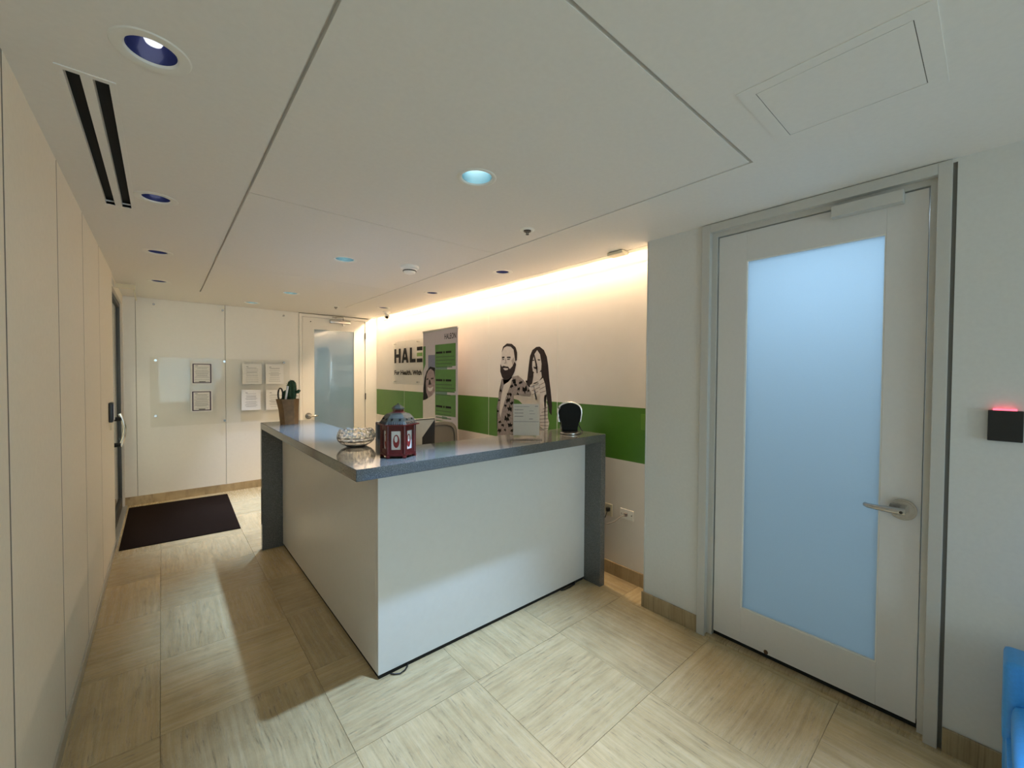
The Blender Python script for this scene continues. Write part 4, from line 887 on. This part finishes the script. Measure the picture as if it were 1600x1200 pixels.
obj('body', MB().box(XL, XL+0.026, 4.60, 4.74, 1.150, 1.310, bev=0.008), 'black_plastic', kp, True)
obj('cover', MB().box(XL+0.026, XL+0.030, 4.612, 4.728, 1.165, 1.295, bev=0.002), 'navy_reflector', kp)
obj('cord', MB().tube([(XL+0.008, 4.66, 1.152), (XL+0.008, 4.66, 1.085)], 0.005, 8), 'cream_plastic', kp)

# ------------------------------------------------------------------ door mat
tag(obj('door_mat', MB().prism([(-0.298, 4.905), (0.590, 4.865), (0.630, 6.365), (-0.298, 6.395)], 0.0005, 0.008, 'z', bev=0.002), 'mat_rug'), 'black rectangular mat on the floor before the glass entrance', 'mat')

# ------------------------------------------------------------------ blue chair by the right wall
bc = thing('lounge_chair', 'bright blue leather lounge chair by the right wall', 'armchair', (2.1, -0.40, 0))
yc0, yc1 = -0.74, -0.042
obj('backrest', MB().box(2.175, 2.33, yc0, yc1, 0.30, 0.583, bev=0.022, seg=4).box(2.19, 2.33, yc0+0.004, yc1-0.004, 0.14, 0.34, bev=0.02), 'sky_blue_leather', bc, True)
obj('seat', MB().box(1.62, 2.185, yc0+0.005, yc1-0.018, 0.33, 0.458, bev=0.04, seg=4), 'sky_blue_leather', bc, True)
obj('seat_base', MB().box(1.66, 2.188, yc0+0.03, yc1-0.008, 0.14, 0.328, bev=0.01), 'sky_blue_leather', bc, True)
for x in (1.72, 2.27):
    for y in (yc0+0.09, yc1-0.09): obj('leg', MB().cyl((x, y, 0.0705), 0.016, 0.141, n=14), 'dark_metal', bc, True)

# ------------------------------------------------------------------ ceiling fittings
LBL = ['unlit recessed downlight with navy interior nearest the camera, beside the air vent', 'unlit recessed downlight at the far end of the air vent', 'unlit recessed downlight third along the left wall',
       'unlit recessed downlight farthest along the left wall, near the entrance', 'added lit downlight overhead, out of view, in front of the frosted door', 'added lit downlight behind the viewer', 'lit recessed downlight above the front of the desk', 'lit recessed downlight second in the middle row, above the desk',
       'lit recessed downlight third in the middle row', 'small lit recessed downlight closest to the far wall above the documents',
       'unlit recessed downlight nearest along the reception wall', 'unlit recessed downlight second along the reception wall', 'unlit recessed downlight by the security camera']
for (x, y, on), lb in zip(LIGHTS, LBL):
    t = thing('downlight', lb, 'downlight', (x, y, H), 'recessed ceiling downlights')
    r = HOLE_ON if on else HOLE_OFF; ro = 0.089
    obj('trim_ring', MB().lathe([(r-0.008, 0.004), (r-0.004, -0.002), (r+0.003, -0.004), (ro-0.003, -0.003), (ro, 0.0), (r-0.004, 0.0)], (x, y, H), 40, close=True), 'white_paint', t, True)
    if on:
        obj('reflector', MB().lathe([(r-0.006, 0.002), (r-0.008, 0.05), (r-0.014, 0.10), (r-0.012, 0.102), (r-0.005, 0.05), (r-0.003, 0.002)], (x, y, H), 40, close=True), 'silver_reflector', t, True)
        obj('lamp', MB().lathe([(0, 0.098), (r-0.016, 0.098), (r-0.016, 0.103), (0, 0.103)], (x, y, H), 32), 'bulb_on', t)
        d = bpy.data.lights.new('downlight_beam', 'SPOT'); d.energy = SPOT_W.get(round(y, 2), SPOT_DEF); d.color = SPOT_C; d.spot_size = math.radians(SPOT_A.get(round(y, 2), 56)); d.spot_blend = 0.8; d.shadow_soft_size = 0.022
        lo = bpy.data.objects.new('downlight_beam', d); COL.objects.link(lo); lo.location = (x, y, H+0.070)
    else:
        obj('reflector', MB().lathe([(r-0.006, 0.002), (r-0.012, 0.06), (r-0.022, 0.11), (0, 0.112), (0, 0.116), (r-0.016, 0.114), (r-0.003, 0.002), (r-0.006, 0.002)], (x, y, H), 40, caps=False), 'navy_reflector', t, True)
        obj('lamp', MB().lathe([(0, 0.022), (0.018, 0.026), (0.026, 0.042), (0.016, 0.080), (0.010, 0.106), (0, 0.106)], (x+0.004, y, H), 20), 'bulb_off_glint', t, True)
vt = thing('air_vent', 'white two-slot linear air vent in the ceiling along the left wall', 'vent', (-0.163, 2.41, H))
vx0, vx1, vy0, vy1 = VENT
obj('frame', MB().box(vx0-0.016, vx0, vy0-0.018, vy1+0.018, H-0.003, H+0.012).box(vx1, vx1+0.016, vy0-0.018, vy1+0.018, H-0.003, H+0.012).box(vx0, vx1, vy0-0.018, vy0, H-0.003, H+0.012).box(vx0, vx1, vy1, vy1+0.018, H-0.003, H+0.012), 'ceiling_paint', vt)
obj('divider', MB().box(-0.177, -0.150, vy0, vy1, H-0.003, H+0.03), 'ceiling_paint', vt)
obj('duct', MB().box(vx0-0.01, vx1+0.01, vy0-0.01, vy1+0.01, H+0.028, H+0.10), 'black_rubber', vt)
ah = thing('access_hatch', 'flush painted access hatch in the ceiling before the frosted door', 'hatch', (1.60, 0.325, H))
hx0, hx1, hy0, hy1 = 1.388, 1.808, 0.104, 0.546
obj('frame', MB().box(hx0, hx0+0.042, hy0, hy1, H-0.0025, H).box(hx1-0.042, hx1, hy0, hy1, H-0.0025, H).box(hx0+0.042, hx1-0.042, hy0, hy0+0.042, H-0.0025, H).box(hx0+0.042, hx1-0.042, hy1-0.042, hy1, H-0.0025, H), 'ceiling_paint', ah)
obj('gap_shade', MB().box(hx0+0.042, hx1-0.042, hy0+0.042, hy1-0.042, H-0.0008, H), 'seam_dark', ah)  # dark sheet, puts the shade of the hatch gap into colour
obj('hatch_door', MB().box(hx0+0.0440, hx1-0.0440, hy0+0.0440, hy1-0.0440, H-0.0022, H-0.0008), 'ceiling_paint', ah)
sd_ = thing('smoke_detector', 'white round smoke detector on the ceiling above the desk', 'detector', (1.559, 3.131, H))
SM = (1.559, 3.131, H)
obj('base', MB().lathe([(0.074, 0), (0.076, -0.008), (0.072, -0.020), (0.060, -0.027), (0, -0.027)], SM, 32), 'white_plastic', sd_, True)
obj('chamber', MB().lathe([(0.055, -0.027), (0.053, -0.037), (0.043, -0.058), (0.031, -0.063), (0, -0.063)], SM, 32), 'white_plastic', sd_, True)
obj('intake', MB().lathe([(0.0545, -0.0370), (0.0545, -0.0445), (0.050, -0.0445), (0.050, -0.0370)], SM, 32, close=True), 'black_plastic', sd_)
for x, y, lb in ((1.711, 1.869, 'fire sprinkler head on the ceiling near the lit downlight'), (1.755, 5.640, 'small fire sprinkler on the ceiling above the far door')):
    t = thing('sprinkler', lb, 'sprinkler', (x, y, H), 'ceiling sprinklers')
    obj('escutcheon', MB().lathe([(0.045, 0), (0.044, -0.004), (0.030, -0.009), (0.026, -0.004), (0, -0.004)], (x, y, H), 28), 'white_plastic', t, True)
    obj('head', MB().cyl((x, y, H-0.008), 0.022, 0.008, 'z', 18).tube([(x-0.010, y, H-0.011), (x-0.008, y, H-0.022), (x, y, H-0.028)], 0.0025, 6).tube([(x+0.010, y, H-0.011), (x+0.008, y, H-0.022), (x, y, H-0.028)], 0.0025, 6), 'dark_metal', t)
    obj('deflector', MB().cyl((x, y, H-0.029), 0.010, 0.003, 'z', 14), 'dark_metal', t)
ss = thing('motion_sensor', 'cream box sensor on the ceiling at the end of the cove slot', 'sensor', (2.50, 1.77, H))
obj('body', MB().box(2.462, 2.540, 1.705, 1.835, H-0.026, H-0.004, bev=0.006), 'cream_plastic', ss)
obj('mount', MB().box(2.472, 2.522, 1.715, 1.825, H-0.004, H), 'dark_metal', ss)
sv_ = thing('security_camera', 'small white dome security camera at the far ceiling corner', 'camera', (2.434, 5.60, H))
obj('mount', MB().lathe([(0.05, 0), (0.05, -0.012), (0.028, -0.020), (0.026, -0.050), (0, -0.050)], (2.434, 5.60, H), 24), 'white_plastic', sv_, True)
hd = obj('head', MB().ell((2.434, 5.585, H-0.070), 0.036, 0.040, 0.034), 'white_plastic', sv_, True)
obj('lens', MB().ell((2.434-0.012, 5.585-0.026, H-0.084), 0.020, 0.020, 0.018), 'black_gloss', hd, True)
cv = thing('cove_led', 'warm led line hidden in the ceiling slot along the reception wall', 'led strip', (2.602, 4.0, 2.458))
obj('profile', MB().box(2.594, 2.612, YC+0.02, YF-0.02, 2.462, 2.476), 'aluminium', cv)
obj('diffuser', MB().box(2.597, 2.610, YC+0.03, YF-0.03, 2.458, 2.4615), 'led_on', cv)
